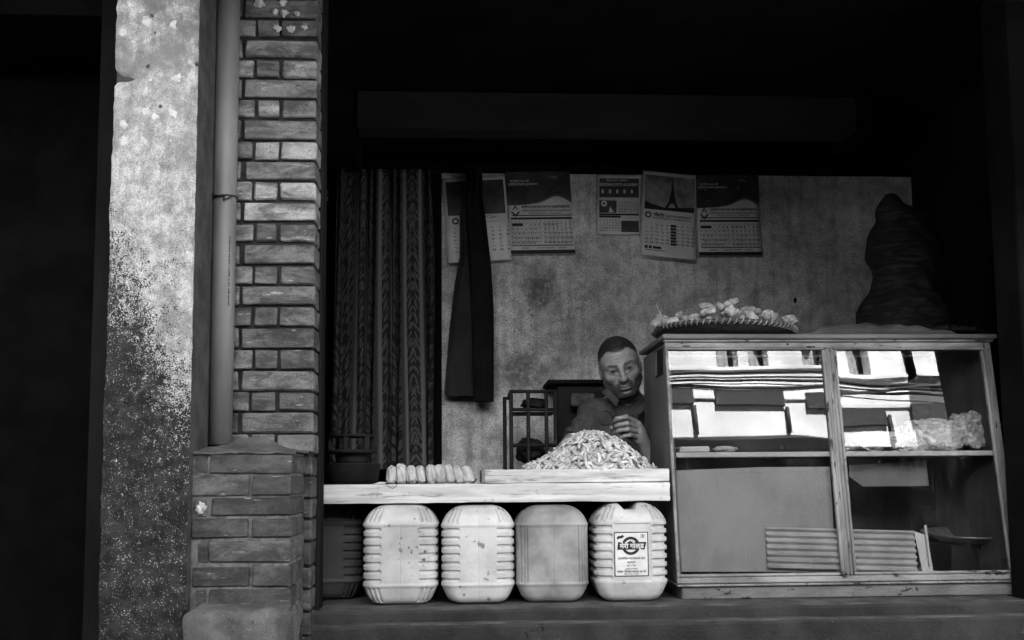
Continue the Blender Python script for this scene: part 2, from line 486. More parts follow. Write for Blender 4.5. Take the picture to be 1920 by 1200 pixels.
box('floor', (X_LEFT - 0.15, 3.62, 0), (X_RIGHT + 0.2, Y_WALL + 1.3, Z_LEDGE - 0.30), M_soot, shop, 0)
# storeys above: their mass keeps the sun off the street front
box('shade_slab', (-3.2, 2.0, 2.62), (4.2, 3.0, 2.78), M_soot, shop, 0.01)  # unseen slab added to keep light off the upper back wall
box('shade_panel', (0.7, 2.15, 2.075), (2.9, 2.18, 2.61), M_soot, shop, 0.004)  # unseen panel added to shade the right of the back wall
box('upper_storeys', (-3.2, 2.6, 2.80), (4.2, 6.1, 10.6), M_cement, shop, 0.02)
# dark doorway of the neighbour to the left, added black pillar and dark frontage to the right
nb = thing('doorway', (-1.4, 3.2, 0), 'black open doorway at the far left with a dark jamb', 'doorway')
xj = at(172, 600, 2.95).x
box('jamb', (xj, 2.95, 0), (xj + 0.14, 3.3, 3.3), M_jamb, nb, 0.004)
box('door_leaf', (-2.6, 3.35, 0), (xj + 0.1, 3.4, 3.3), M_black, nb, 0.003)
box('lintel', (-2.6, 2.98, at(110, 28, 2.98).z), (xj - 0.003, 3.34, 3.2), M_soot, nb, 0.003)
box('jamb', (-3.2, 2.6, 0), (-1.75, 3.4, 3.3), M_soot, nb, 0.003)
xq = at(1873, 700, 3.18).x
tag(box('blocker_pillar', (xq, 3.03, 0), (X_RIGHT + 0.2, 3.18, 2.6), M_soot, None, 0.006), 'added black pillar at the right edge, cutting light and hiding the cabinet end', 'pillar')  # pillar added to darken the right end and cover the cabinet edge
tag(box('shop_facade', (X_RIGHT + 0.21, 3.05, 0), (4.2, 3.25, 2.6), M_soot, None, 0.0), 'dark closed frontage beyond the right end of the glass cabinet', 'wall')

# the ledge: two worn steps the stall stands on
ledge = thing('ledge', (0.5, 3.0, 0), 'worn dark stone ledge of two steps under the stall', 'ledge')
def worn_slab(name, x0, x1, y0, y1, z0, z1, mat, parent, nx=60, rough=0.004, r=0.012):
    prof = [(y1, z1), (y0 + r, z1), (y0 + r * 0.3, z1 - r * 0.25), (y0, z1 - r), (y0, z0), (y1, z0)]
    V, Fc = [], []
    for i in range(nx + 1):
        x = x0 + (x1 - x0) * i / nx
        for j, (y, z) in enumerate(prof):
            d = noise.noise(Vector((x * 6, y * 9, z * 9))) * rough + noise.noise(Vector((x * 30, y * 30, z * 30))) * rough * 0.5
            V.append((x, y + (d if j in (1, 2, 3, 4) else 0), z + (d if j in (0, 1, 2, 3) else 0)))
    n = len(prof)
    for i in range(nx):
        for j in range(n):
            Fc.append((i * n + j, (i + 1) * n + j, (i + 1) * n + (j + 1) % n, i * n + (j + 1) % n))
    Fc.append(tuple(range(n))); Fc.append(tuple(range(nx * n, nx * n + n))[::-1])
    o = mesh_obj(name, V, Fc, mat, parent, False)
    o.data.materials.append(M_tread)
    for i, p_ in enumerate(o.data.polygons):
        if i < nx * n and i % n in (0, 1): p_.material_index = 1
    return o
M_tread = grey('dusty_tread', 0.035, 0.10, 10, 0.9, 0.7, 120, specks=(0.3, 0.02, 26), speck2=(0.2, 0.25, 120))
xl0 = at(583, 1150, 3.05).x
worn_slab('tread', xl0, xq - 0.002, 3.07, 3.75, Z_LEDGE - 0.07, Z_LEDGE, M_ledge, ledge)
worn_slab('tread', xl0 - 0.02, xq - 0.002, 3.02, 3.5, Z_LEDGE - 0.2, at(1000, 1168, 3.02).z, M_ledge, ledge)
worn_slab('riser', xl0 - 0.01, xq - 0.002, 3.045, 3.4, 0.0, at(1000, 1172, 3.03).z - 0.02, M_ledge, ledge)

# ------------------------------------------------------------------ plaster pillar
pil = thing('plaster_pillar', (-1.0, 2.85, 0), 'tall whitewashed pillar peeling to dark specks, beside the drain pipe', 'pillar')
Y_PIL = 2.70
xp0, xp1 = at(199, 600, Y_PIL).x, at(360, 600, Y_PIL).x
def pillar_front():
    nx, nz = 26, 220
    z1 = 2.75
    V, Fc = [], []
    nz_c = at(232, 146, Y_PIL)
    for k in range(nz + 1):
        z = z1 * k / nz
        eL = noise.noise(Vector((0, 3, z * 5))) * 0.007 + noise.noise(Vector((7, 1, z * 40))) * 0.003
        eR = noise.noise(Vector((5, 9, z * 30))) * 0.0025
        dz = abs(z - nz_c.z)
        notch = max(0.0, 1 - dz / 0.02) * 0.024 + max(0.0, 1 - dz / 0.09) * 0.008 * (1 if z > nz_c.z else 0.4)
        for i in range(nx + 1):
            u = i / nx
            x = xp0 + (xp1 - xp0) * u + (eL + notch) * max(0, 1 - u * 3.5) + eR * max(0, u * 6 - 5)
            d = noise.noise(Vector((x * 12, 2, z * 9))) * 0.004 + noise.noise(Vector((x * 60, 2, z * 60))) * 0.0015
            rr = math.hypot((x - nz_c.x - 0.005) / 0.035, (z - nz_c.z) / 0.014)
            d += max(0, 1 - rr) * 0.03
            edge = min(u, 1 - u) * (xp1 - xp0)
            d += max(0, 0.008 - edge) * 0.8
            V.append((x, Y_PIL + d, z))
    w = nx + 1
    for k in range(nz):
        for i in range(nx):
            Fc.append((k * w + i, k * w + i + 1, (k + 1) * w + i + 1, (k + 1) * w + i))
    return V, Fc
V, Fc = pillar_front()
mesh_obj('plaster_face', V, Fc, M_pillar, pil, True)
M_wash = grey('whitewash_dab', 0.34, 0.5, 60, 0.95, 0.6, 220)
for (px, py, s) in [(240, 10, 12), (276, 40, 11), (327, 45, 13), (231, 61, 10), (333, 146, 9), (325, 212, 11), (273, 209, 10), (291, 219, 9), (231, 233, 8), (232, 266, 11), (270, 264, 8), (293, 277, 9), (318, 263, 10), (283, 312, 7), (297, 321, 7), (282, 148, 9)]:
    c = at(px, py, Y_PIL); r0 = s * 0.00155
    bm = bmesh.new(); bmesh.ops.create_icosphere(bm, subdivisions=4, radius=1)
    for v in bm.verts:
        k = 1 + 0.75 * noise.noise(v.co * 1.6 + Vector((px, py, 0))) + 0.3 * noise.noise(v.co * 6 + Vector((px, py, 0)))
        v.co = Vector((v.co.x * r0 * k, v.co.y * 0.0035, v.co.z * r0 * k)) + c + Vector((0, 0.0025, 0))
    bm_obj('whitewash_dab', bm, M_wash, pil, True)
for (px, py, s) in [(286, 28, 5), (294, 33, 3), (340, 28, 5), (290, 61, 4), (277, 125, 5), (246, 180, 3), (248, 192, 3.5), (285, 197, 3.5), (300, 199, 4), (270, 199, 2.5), (234, 203, 3), (341, 214, 4), (224, 330, 5), (368, 120, 3), (279, 490, 3), (311, 490, 3), (258, 208, 2.5)]:
    c = at(px, py, Y_PIL); r0 = s * 0.00155
    bm = bmesh.new(); bmesh.ops.create_icosphere(bm, subdivisions=3, radius=1)
    for v in bm.verts:
        k = 1 + 0.9 * noise.noise(v.co * 1.9 + Vector((px, py, 3)))
        v.co = Vector((v.co.x * r0 * k, v.co.y * 0.003, v.co.z * r0 * k * 1.2)) + c + Vector((0, 0.0025, 0))
    bm_obj('bare_chip', bm, M_pillar_side, pil, True)
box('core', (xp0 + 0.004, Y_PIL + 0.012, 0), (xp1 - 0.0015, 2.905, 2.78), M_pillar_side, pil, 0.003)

# ------------------------------------------------------------------ brick pillar with its wider base
bp = thing('brick_pillar', (-0.6, 3.0, 0), 'brick pillar on a wider brick base behind the drain pipe', 'pillar')
Y_PIER, Y_BASE = 2.97, 2.74
xr_p = at(590, 500, Y_PIER).x
xl_p = xp1 + 0.02
box('mortar', (xl_p - 0.1, Y_PIER + 0.013, 0), (xr_p - 0.010, 3.07, 2.75), M_mortar, bp, 0)
box('door_post', (xl_p, 3.082, 0), (xr_p + 0.006, 3.175, 2.75), M_jamb, bp, 0.004)
def brick(x0, x1, z0, z1, y0, y1, mat, jit=0.0026):
    bm = bmesh.new(); add_box(bm, (x0, y0, z0), (x1, y1, z1), random.uniform(0.002, 0.0055), jit)
    c = Vector(((x0 + x1) / 2, (y0 + y1) / 2, (z0 + z1) / 2))
    bm.transform(Matrix.Translation(c) @ Matrix.Rotation(random.gauss(0, 0.004), 4, 'Y') @ Matrix.Rotation(random.gauss(0, 0.004), 4, 'Z') @ Matrix.Translation(-c))
    return bm_obj('brick', bm, mat, bp)
rows = [(-38, -6), (0, 31), (38, 68), (74, 107), (112, 144), (149, 182), (188, 219), (225, 260), (266, 298), (303, 337), (342, 374), (380, 413), (420, 452),
        (458, 494), (500, 532), (536, 572), (577, 611), (615, 652), (657, 692), (696, 731), (736, 770), (775, 811), (815, 848)]
for i, (ya, yb) in enumerate(rows):
    z1, z0 = at(520, ya, Y_PIER).z, at(520, yb, Y_PIER).z
    ym = (ya + yb) / 2
    def X(px): return at(px + (ym - 400) * -0.012, ym, Y_PIER).x
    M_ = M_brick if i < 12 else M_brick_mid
    if i % 2 == 1:                        # stretcher course
        brick(X(457 + random.uniform(-2, 2)), xr_p, z0, z1, Y_PIER, Y_PIER + 0.107, M_)
        brick(X(350), X(449), z0, z1, Y_PIER + 0.001, Y_PIER + 0.107, M_)
        pass
    else:
        a, b = 473 + random.uniform(-3, 3), 521 + random.uniform(-3, 3)
        brick(X(405), X(a), z0, z1, Y_PIER, Y_PIER + 0.1, M_)
        brick(X(a + 6), X(b - 1), z0, z1, Y_PIER, Y_PIER + 0.1, M_)
        brick(X(b + 5), xr_p, z0, z1, Y_PIER, Y_PIER + 0.107, M_)
# base
xl_b, xr_b = at(357, 1000, Y_BASE).x, at(545, 1000, Y_BASE).x
z_base_top = at(450, 849, Y_BASE).z
brows = [(852, 887), (892, 928), (933, 967), (973, 1009), (1015, 1055), (1062, 1100), (1105, 1141), (1147, 1186), (1192, 1230)]
box('mortar', (xl_b - 0.002, Y_BASE + 0.008, 0), (xr_b - 0.006, Y_PIER + 0.008, z_base_top), M_mortar_pale, bp, 0)
def B(px, y): return at(px, y, Y_BASE).x
for i, (ya, yb) in enumerate(brows):
    ym = (ya + yb) / 2
    z1, z0 = at(450, ya, Y_BASE).z, at(450, yb, Y_BASE).z
    if i % 2 == 0:
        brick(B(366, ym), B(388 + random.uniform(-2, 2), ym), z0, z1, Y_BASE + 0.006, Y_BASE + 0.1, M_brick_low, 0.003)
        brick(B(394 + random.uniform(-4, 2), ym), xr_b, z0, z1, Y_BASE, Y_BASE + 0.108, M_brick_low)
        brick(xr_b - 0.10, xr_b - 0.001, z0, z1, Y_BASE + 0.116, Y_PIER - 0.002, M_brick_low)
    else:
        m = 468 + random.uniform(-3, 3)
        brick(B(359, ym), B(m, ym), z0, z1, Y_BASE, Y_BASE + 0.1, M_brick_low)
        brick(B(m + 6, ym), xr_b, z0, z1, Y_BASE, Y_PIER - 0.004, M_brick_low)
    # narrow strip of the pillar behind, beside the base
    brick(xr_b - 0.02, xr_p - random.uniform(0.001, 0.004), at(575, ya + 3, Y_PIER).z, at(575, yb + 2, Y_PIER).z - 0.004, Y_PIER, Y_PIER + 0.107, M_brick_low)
# cement mound on the base, round the foot of the pipe
def mound():
    nx, ny = 60, 26
    V, Fc = [], []
    x0, x1 = xl_b - 0.005, xr_b + 0.012
    for j in range(ny + 1):
        for i in range(nx + 1):
            u, w = i / nx, j / ny
            x = x0 + (x1 - x0) * u; y = Y_BASE - 0.004 + (Y_PIER + 0.012 - Y_BASE) * w
            h = (0.006 + 0.05 * w ** 1.8) * (0.4 + 0.6 * math.sin(math.pi * min(1, u * 0.8 + 0.2))) * (1 - 0.75 * max(0, u - 0.55) / 0.45)
            h += noise.noise(Vector((x * 22, y * 22, 1))) * 0.009 + noise.noise(Vector((x * 80, y * 80, 1))) * 0.005
            V.append((x, y, z_base_top + max(h, 0.002) - (0.006 if j == 0 else 0)))
    w_ = nx + 1
    for j in range(ny):
        for i in range(nx):
            Fc.append((j * w_ + i, j * w_ + i + 1, (j + 1) * w_ + i + 1, (j + 1) * w_ + i))
    n0 = len(V)
    for i in range(nx + 1):
        V.append((V[i][0], Y_BASE + 0.006, z_base_top - 0.004))
    for i in range(nx):
        Fc.append((n0 + i, n0 + i + 1, i + 1, i))
    return V, Fc
V, Fc = mound()
mesh_obj('cement_cap', V, Fc, M_cement, bp, True)
# cement block at the foot
def foot_block():
    F = Field(np.arange(-1.1, -0.4, 0.006), np.arange(2.56, 2.86, 0.006), np.arange(-0.02, 0.62, 0.006))
    zt = at(440, 1143, 2.62).z
    xa, xb = at(340, 1170, 2.64).x, at(537, 1170, 2.64).x
    c = ((xa + xb) / 2, 2.75, zt / 2 - 0.1); hs = ((xb - xa) / 2, 0.13, zt / 2 + 0.1); r = 0.035
    def f(X, Y, Z):
        q = [np.abs(a - b) - h + r for a, b, h in zip((X, Y, Z), c, hs)]
        out = np.sqrt(np.maximum(q[0], 0) ** 2 + np.maximum(q[1], 0) ** 2 + np.maximum(q[2], 0) ** 2)
        ins = np.minimum(np.maximum(np.maximum(q[0], q[1]), q[2]), 0)
        return out + ins - r + 0.004 * np.sin(X * 41 + Z * 23) * np.sin(Z * 37 + Y * 19)
    F.op(f, (xa, 2.6, 0), (xb, 2.85, zt))
    return F.mesh()
V, Q = foot_block()
V = np.array([np.array(q) + np.array((0.3, -0.6, 0.5)) * (0.012 * noise.noise(Vector(q) * 14) + 0.005 * noise.noise(Vector(q) * 55)) for q in V])
np_mesh('cement_block', V, Q, M_cement, bp)
# dabs of old plaster high on the bricks
for (px, py, s) in [(487, 7, 9), (530, 6, 7), (516, 22, 5.5), (533, 25, 6.5), (557, 26, 5), (519, 53, 7), (545, 55, 7.5), (571, 52, 6)]:
    c = at(px, py, Y_PIER); r0 = s * 0.00168
    bm = bmesh.new(); bmesh.ops.create_icosphere(bm, subdivisions=3, radius=1)
    for v in bm.verts:
        k = 1 + 0.9 * noise.noise(v.co * 1.8 + Vector((px, py, 0)))
        v.co = Vector((v.co.x * r0 * k, v.co.y * 0.007, v.co.z * r0 * k * 0.9)) + c + Vector((0, -0.001, 0))
    bm_obj('plaster_dab', bm, M_dab, bp, True)
# pale nail head / lump in the base joint
c = at(376, 953, Y_BASE)
bm = bmesh.new(); bmesh.ops.create_icosphere(bm, subdivisions=3, radius=1)
for v in bm.verts:
    v.co = Vector((v.co.x * 0.014, v.co.y * 0.012, v.co.z * 0.016)) * (1 + 0.6 * noise.noise(v.co * 2.2)) + c + Vector((0, 0.004, 0))
bm_obj('plaster_dab', bm, M_dab, bp, True)

# ------------------------------------------------------------------ drain pipe
pipe = thing('drain_pipe', (-0.8, 2.92, 0.9), 'grey plastic drain pipe with a wire tie, between the white pillar and the bricks', 'pipe')
Y_PIPE = 2.915
xa, xb = at(398, 500, Y_PIPE).x, at(441, 500, Y_PIPE).x
rp = (xb - xa) / 2
xc = (xa + xb) / 2
zf = z_base_top + 0.01
tube('shaft', [(xc, Y_PIPE, zf + 0.02), (xc, Y_PIPE, 1.6), (xc, Y_PIPE, 2.8)], rp, M_pvc, pipe, 40)
zt = at(420, 366, Y_PIPE - rp).z
ring = [(xc + (rp + 0.002) * math.cos(a), Y_PIPE + (rp + 0.002) * math.sin(a), zt + 0.004 * math.cos(a * 1.0)) for a in np.linspace(0, 2 * math.pi, 40)]
tube('wire_tie', ring, 0.0022, M_iron, pipe, 6)
tube('wire_end', [(xc - rp - 0.004, Y_PIPE - 0.02, zt + 0.006), (xc - 0.02, Y_PIPE - rp - 0.004, zt - 0.001), (xc + 0.01, Y_PIPE - rp - 0.005, zt - 0.006), (xc + 0.004, Y_PIPE - rp - 0.008, zt - 0.018), (xc + 0.03, Y_PIPE - rp + 0.004, zt - 0.002)], 0.002, M_iron, pipe, 6)
# a line of faded print running up the pipe
pv, pf = [], []
z = at(434, 572, Y_PIPE - rp).z
while z < at(434, 440, Y_PIPE - rp).z:
    h = random.choice((0.003, 0.005, 0.0065)); w = random.uniform(0.0022, 0.005)
    a0 = R(-52); 
    for q in range(1):
        n0 = len(pv)
        for (da, dz) in ((0, 0), (w / rp, 0), (w / rp, h), (0, h)):
            pv.append((xc + (rp + 0.0008) * math.cos(a0 + da), Y_PIPE + (rp + 0.0008) * math.sin(a0 + da), z + dz))
        pf.append((n0, n0 + 1, n0 + 2, n0 + 3))
    z += h + random.choice((0.0015, 0.002, 0.005))
mesh_obj('faded_print', pv, pf, M_iron, pipe)

# ------------------------------------------------------------------ glass display cabinet, its front leaning back
M_frame = grey('worn_cabinet_paint', 0.09, 0.28, 12, 0.6, 0.8, 110, stretch=(0.35, 1, 1), specks=(0.55, 0.02, 45), speck2=(0.3, 0.02, 120))
M_stile = grey('worn_stile_paint', 0.09, 0.28, 12, 0.6, 0.8, 110, stretch=(1, 1, 0.2), specks=(0.55, 0.02, 45), speck2=(0.3, 0.02, 120))
M_cabside = grey('cabinet_side_veneer', 0.06, 0.12, 7, 0.55, 0.2, 120, stretch=(1, 1, 0.12), spec=0.4)
M_cabtop = grey('dark_cabinet_top', 0.07, 0.14, 8, 0.6, 0.4, 90, stretch=(0.3, 1, 1), specks=(0.2, 0.25, 60))
M_plinth = grey('flaking_plinth_paint', 0.07, 0.17, 9, 0.65, 0.8, 120, stretch=(0.5, 1, 1), specks=(0.6, 0.012, 34), speck2=(0.3, 0.012, 110))
M_inside = grey('cabinet_inside', 0.008, 0.02, 5, 0.8, 0.2, 60)
M_shelf = grey('shelf_edge', 0.35, 0.5, 10, 0.6, 0.3, 90, stretch=(0.3, 1, 1), specks=(0.2, 0.1, 50))
def glass_material():
    m, nd, lk, bs = new_mat('dusty_glass')
    nd.remove(bs)
    out = nd['Material Output']
    tr = nd.new('ShaderNodeBsdfTransparent'); tr.inputs[0].default_value = (0.9, 0.9, 0.9, 1)
    gl = nd.new('ShaderNodeBsdfGlossy'); gl.inputs['Roughness'].default_value = 0.004; gl.inputs['Color'].default_value = (1, 1, 1, 1)
    df = nd.new('ShaderNodeBsdfDiffuse'); df.inputs['Color'].default_value = (0.5, 0.5, 0.5, 1)
    fr = nd.new('ShaderNodeFresnel'); fr.inputs['IOR'].default_value = 1.5
    fac = _math(nd, lk, 'ADD', _math(nd, lk, 'MULTIPLY', fr.outputs[0], 1.0), 0.015, clamp=True)
    raw, v, _ = _coords(nd, lk)
    dust = _math(nd, lk, 'ADD', _math(nd, lk, 'MULTIPLY', _map(nd, lk, _noise(nd, lk, v, 5, 6, 0.7), 0.4, 0.75), 0.03),
                 _math(nd, lk, 'MULTIPLY', _map(nd, lk, _noise(nd, lk, v, 140, 2, 0.5), 0.7, 0.75), 0.22))
    mpv = nd.new('ShaderNodeMapping'); mpv.inputs['Scale'].default_value = (30, 30, 1.2); lk.new(raw, mpv.inputs[0])
    drip = _math(nd, lk, 'MULTIPLY', _map(nd, lk, _noise(nd, lk, mpv.outputs[0], 3, 3, 0.5), 0.55, 0.75), 0.05)
    dust = _math(nd, lk, 'ADD', dust, drip)
    m1 = nd.new('ShaderNodeMixShader'); lk.new(fac, m1.inputs[0]); lk.new(tr.outputs[0], m1.inputs[1]); lk.new(gl.outputs[0], m1.inputs[2])
    m2 = nd.new('ShaderNodeMixShader'); lk.new(dust, m2.inputs[0]); lk.new(m1.outputs[0], m2.inputs[1]); lk.new(df.outputs[0], m2.inputs[2])
    lk.new(m2.outputs[0], out.inputs[0])
    b = nd.new('ShaderNodeBump'); b.inputs['Strength'].default_value = 0.03; b.inputs['Distance'].default_value = 0.02
    lk.new(_noise(nd, lk, v, 3.0, 1, 0.4), b.inputs['Height']); lk.new(b.outputs[0], gl.inputs['Normal'])
    return m
M_glass = glass_material()

Y_CF, Y_CT, Y_CB = 3.20, 3.315, 3.74
z_pl = at(1400, 1094, Y_CF).z                     # top of the plinth
z_ct = at(1400, 637, Y_CT).z                      # underside of the top board
x_c0 = at(1272, 1085, Y_CF).x
x_c1 = at(1914, 1085, Y_CF).x
lean = (Y_CT - Y_CF) / (z_ct - z_pl)
UP_ = Vector((0, lean, 1)).normalized(); NO_ = Vector((0, -1, lean)).normalized()
O_ = Vector((x_c0, Y_CF, z_pl))
MF = Matrix(((1, UP_.x, NO_.x, O_.x), (0, UP_.y, NO_.y, O_.y), (0, UP_.z, NO_.z, O_.z), (0, 0, 0, 1)))
def uw(px, py):
    q = hit(px, py, O_, NO_) - O_
    return q.x, q.dot(UP_)
cab = thing('display_cabinet', ((x_c0 + x_c1) / 2, 3.45, Z_LEDGE), 'old wooden display cabinet with two reflecting glass panes, standing on the ledge', 'cabinet')
W_ = x_c1 - x_c0
H_ = (z_ct - z_pl) / UP_.z
u_m0, u_m1 = uw(1552, 760)[0], uw(1585, 1000)[0]
u_m = (uw(1566, 860)[0])
um = uw(1572, 860)[0]
# plinth and top
box('plinth', (x_c0 + 0.012, Y_CF + 0.006, Z_LEDGE + 0.001), (x_c1, Y_CB, z_pl - 0.008), M_plinth, cab, 0.004, 0.0015)
box('bottom_board', (x_c0 - 0.004, Y_CF - 0.006, z_pl - 0.008), (x_c1, Y_CB - 0.01, z_pl - 0.001), M_stile, cab, 0.002)
z_tt = at(1400, 626, Y_CT - 0.02).z
box('top_board', (x_c0 - 0.015, Y_CT - 0.022, z_ct + 0.001), (x_c1 + 0.02, Y_CB + 0.012, z_tt), M_cabtop, cab, 0.004, 0.001)
box('top_moulding', (x_c0 - 0.008, Y_CT - 0.012, z_ct - 0.009), (x_c1 + 0.01, Y_CT + 0.02, z_ct - 0.0005), M_frame, cab, 0.003)
# side panel (a board with a leaning front edge)
def prism(name, x0, x1, poly, mat, parent):
    n = len(poly)
    V = [(x0, y, z) for y, z in poly] + [(x1, y, z) for y, z in poly]
    Fc = [tuple(range(n))[::-1], tuple(range(n, 2 * n))] + [(i, (i + 1) % n, n + (i + 1) % n, n + i) for i in range(n)]
    bm = bmesh.new()
    vs = [bm.verts.new(v) for v in V]
    for f in Fc: bm.faces.new([vs[i] for i in f])
    bmesh.ops.bevel(bm, geom=bm.edges[:], offset=0.002, segments=1, affect='EDGES')
    return bm_obj(name, bm, mat, parent)
poly = [(Y_CF + 0.012, z_pl), (Y_CB, z_pl), (Y_CB, z_ct - 0.01), (Y_CT + 0.012, z_ct - 0.01)]
prism('side_panel', x_c0, x_c0 + 0.016, poly, M_cabside, cab)
prism('side_panel', x_c1 - 0.016, x_c1, poly, M_cabside, cab)
box('back_panel', (x_c0 + 0.017, Y_CB - 0.012, z_pl), (x_c1 - 0.017, Y_CB - 0.002, z_ct - 0.01), M_inside, cab, 0)
# front frame in the leaning plane: (u along, w up the slope, n out)
def fb(name, u0, u1, w0, w1, n0, n1, mat, bevel=0.003, parent=cab, jit=0.0006):
    return box(name, (u0, w0, n0), (u1, w1, n1), mat, parent, bevel, jit, MF)
wt0 = uw(1400, 656)[1]; wb1 = uw(1400, 1076)[1]
ul = uw(1264, 860)[0]
ur = uw(1869, 860)[0]
fb('stile', -0.002, ul - 0.012, 0.001, H_ - 0.01, -0.012, 0.004, M_stile)
fb('stile', um - 0.016, um + 0.016, wb1 - 0.004, wt0 + 0.004, -0.014, 0.005, M_stile)
fb('stile', ur + 0.004, W_, 0.001, H_ - 0.01, -0.012, 0.004, M_stile)
fb('rail', ul - 0.0125, ur + 0.0045, wt0 + 0.007, H_ - 0.01, -0.012, 0.003, M_frame)
fb('rail', ul - 0.0125, ur + 0.0045, 0.001, wb1 - 0.009, -0.012, 0.003, M_frame)
for (a, b) in ((ul - 0.0118, um - 0.0165), (um + 0.0165, ur + 0.0036)):      # beads round each pane
    fb('bead', a, b, wt0 - 0.001, wt0 + 0.0066, -0.010, 0.007, M_frame, 0.0025)
    fb('bead', a, b, wb1 - 0.0086, wb1 + 0.001, -0.010, 0.007, M_frame, 0.0025)
    fb('bead', a, a + 0.010, wb1 + 0.0014, wt0 - 0.0014, -0.010, 0.0065, M_stile, 0.0025)
    fb('bead', b - 0.010, b, wb1 + 0.0014, wt0 - 0.0014, -0.010, 0.0065, M_stile, 0.0025)
for uu in (um - 0.006, um + 0.006):
    fb('bead', uu - 0.003, uu + 0.003, wb1 - 0.012, wt0 + 0.006, 0.0052, 0.010, M_stile, 0.002)
fb('bead', -0.0045, 0.004, 0.002, H_ - 0.012, 0.0042, 0.008, M_frame, 0.002)
# panes; the second sits a little askew in its frame
def pane(u0, u1, dyaw, dtilt):
    c = MF @ Vector(((u0 + u1) / 2, (wb1 + wt0) / 2, -0.004))
    Rm = Matrix.Rotation(R(dyaw), 4, UP_) @ Matrix.Rotation(R(dtilt), 4, 'X')
    hw, hh = (u1 - u0) / 2, (wt0 - wb1) / 2
    V = [c + Rm @ (Vector((a * hw, 0, 0)) + UP_ * (b * hh) + NO_ * s) for s in (0, -0.003) for a, b in ((-1, -1), (1, -1), (1, 1), (-1, 1))]
    mesh_obj('glass_pane', [V[i] for i in range(4)], [(0, 1, 2, 3)], M_glass, cab)
    return c, (Rm @ NO_).normalized()
P1, N1 = pane(ul - 0.006, um - 0.017, 0, 0)
P2, N2 = pane(um + 0.017, ur + 0.002, 0.15, -0.35)
# shelves
zs = at(1400, 852, Y_CF + 0.075).z
box('shelf', (x_c0 + 0.018, Y_CF + 0.085, zs - 0.008), (x_c1 - 0.018, Y_CB - 0.014, zs + 0.006), M_inside, cab, 0.002)
box('shelf_edge', (x_c0 + 0.018, Y_CF + 0.07, zs - 0.010), (x_c1 - 0.018, Y_CF + 0.084, zs + 0.008), M_shelf, cab, 0.003)
# dark ribbed plate on the side panel
a, b = at(1226, 655, Y_CT + 0.13), at(1246, 700, Y_CT + 0.06)
yA, yB = Y_CT + 0.05, Y_CT + 0.17
zA, zB = at(1236, 704, Y_CT + 0.1).z, at(1236, 655, Y_CT + 0.1).z
box('side_plate', (x_c0 - 0.005, yA, zA), (x_c0 - 0.0005, yB, zB), M_iron, cab, 0.001)
for i in range(3):
    y = yB - 0.008 - i * 0.013
    box('plate_rib', (x_c0 - 0.008, y - 0.004, zA + 0.004), (x_c0 - 0.0052, y + 0.004, zB - 0.006), M_cabside, cab, 0.001)
# screw heads on the top rail
for (px, py) in ((1278, 643), (1476, 646)):
    u, w = uw(px, py)
    V, Fc = lathe_data([(0.004, 0.003), (0.004, 0.0045), (0.002, 0.006)], 12)
    mesh_obj('screw', V, Fc, M_iron, cab, True, MF @ Matrix.Translation((u, w, 0)))

# ------------------------------------------------------------------ the sunlit house across the street (seen in the panes)
Y_OPP = -3.6
def mirror(px, py, Y=Y_OPP, P=None, N=None):
    P, N = P or P1, N or N1
    q = hit(px, py, P, N); d = ray(px, py); d = d - 2 * d.dot(N) * N
    return q + d * ((Y - q.y) / d.y)
M_glass_dark = grey('window_dark', 0.01, 0.02, 3, 0.3, 0.0)
M_curtain_w = grey('pale_window_curtain', 0.2, 0.3, 20, 0.9, 0.2, 60)
M_dark_panel = grey('dark_board', 0.006, 0.03, 20, 0.7, 0.3, 90, specks=(0.2, 0.2, 60))
opp = thing('opposite_house', (0, Y_OPP - 1, 0), 'sunlit white house across the street, seen reflected in the cabinet glass', 'building')
X_OL = -2.8
z_can = mirror(1400, 835).z - 0.1
z_sill = mirror(1400, 688).z
z_whead = z_sill + 1.35
z_roof = max(z_whead + 0.9, 6.0)
box('ground_floor', (-9, Y_OPP - 6, 0), (11, Y_OPP - 0.45, z_can), M_soot, opp, 0)
# wall built round its window openings
wins = []
xw = [mirror(px, 675).x for px in (1364, 1421, 1526, 1613, 1750)]
xx = sorted(xw)
pitch_ = 1.02
xs_w = [xw[0], xw[1], xw[2]]
base = mirror(1364, 675).x
# in the mirror left and right swap: measure each opening by its two edges
edges = [(1346, 1383), (1402, 1440), (1505, 1552), (1600, 1640), (1724, 1782)]
ops = sorted([tuple(sorted((mirror(a, 675).x, mirror(b, 675).x))) for a, b in edges])
x_first, x_last = ops[0][0], ops[-1][1]
step = 1.25
k = x_first - 0.75
while k > X_OL + 0.6: ops.append((k - 0.5, k)); k -= step
k = x_last + 0.75
while k < 4.6: ops.append((k, k + 0.5)); k += step
ops.sort()
box('wall', (X_OL, Y_OPP - 6, z_can + 0.003), (5.2, Y_OPP - 0.3, z_roof - 0.01), M_soot, opp, 0)
box('wall_band', (X_OL, Y_OPP - 0.297, z_can + 0.003), (5.2, Y_OPP, z_sill), M_white, opp, 0)
box('wall_band', (X_OL, Y_OPP - 0.297, z_whead), (5.2, Y_OPP, z_roof), M_white, opp, 0)
px_ = X_OL
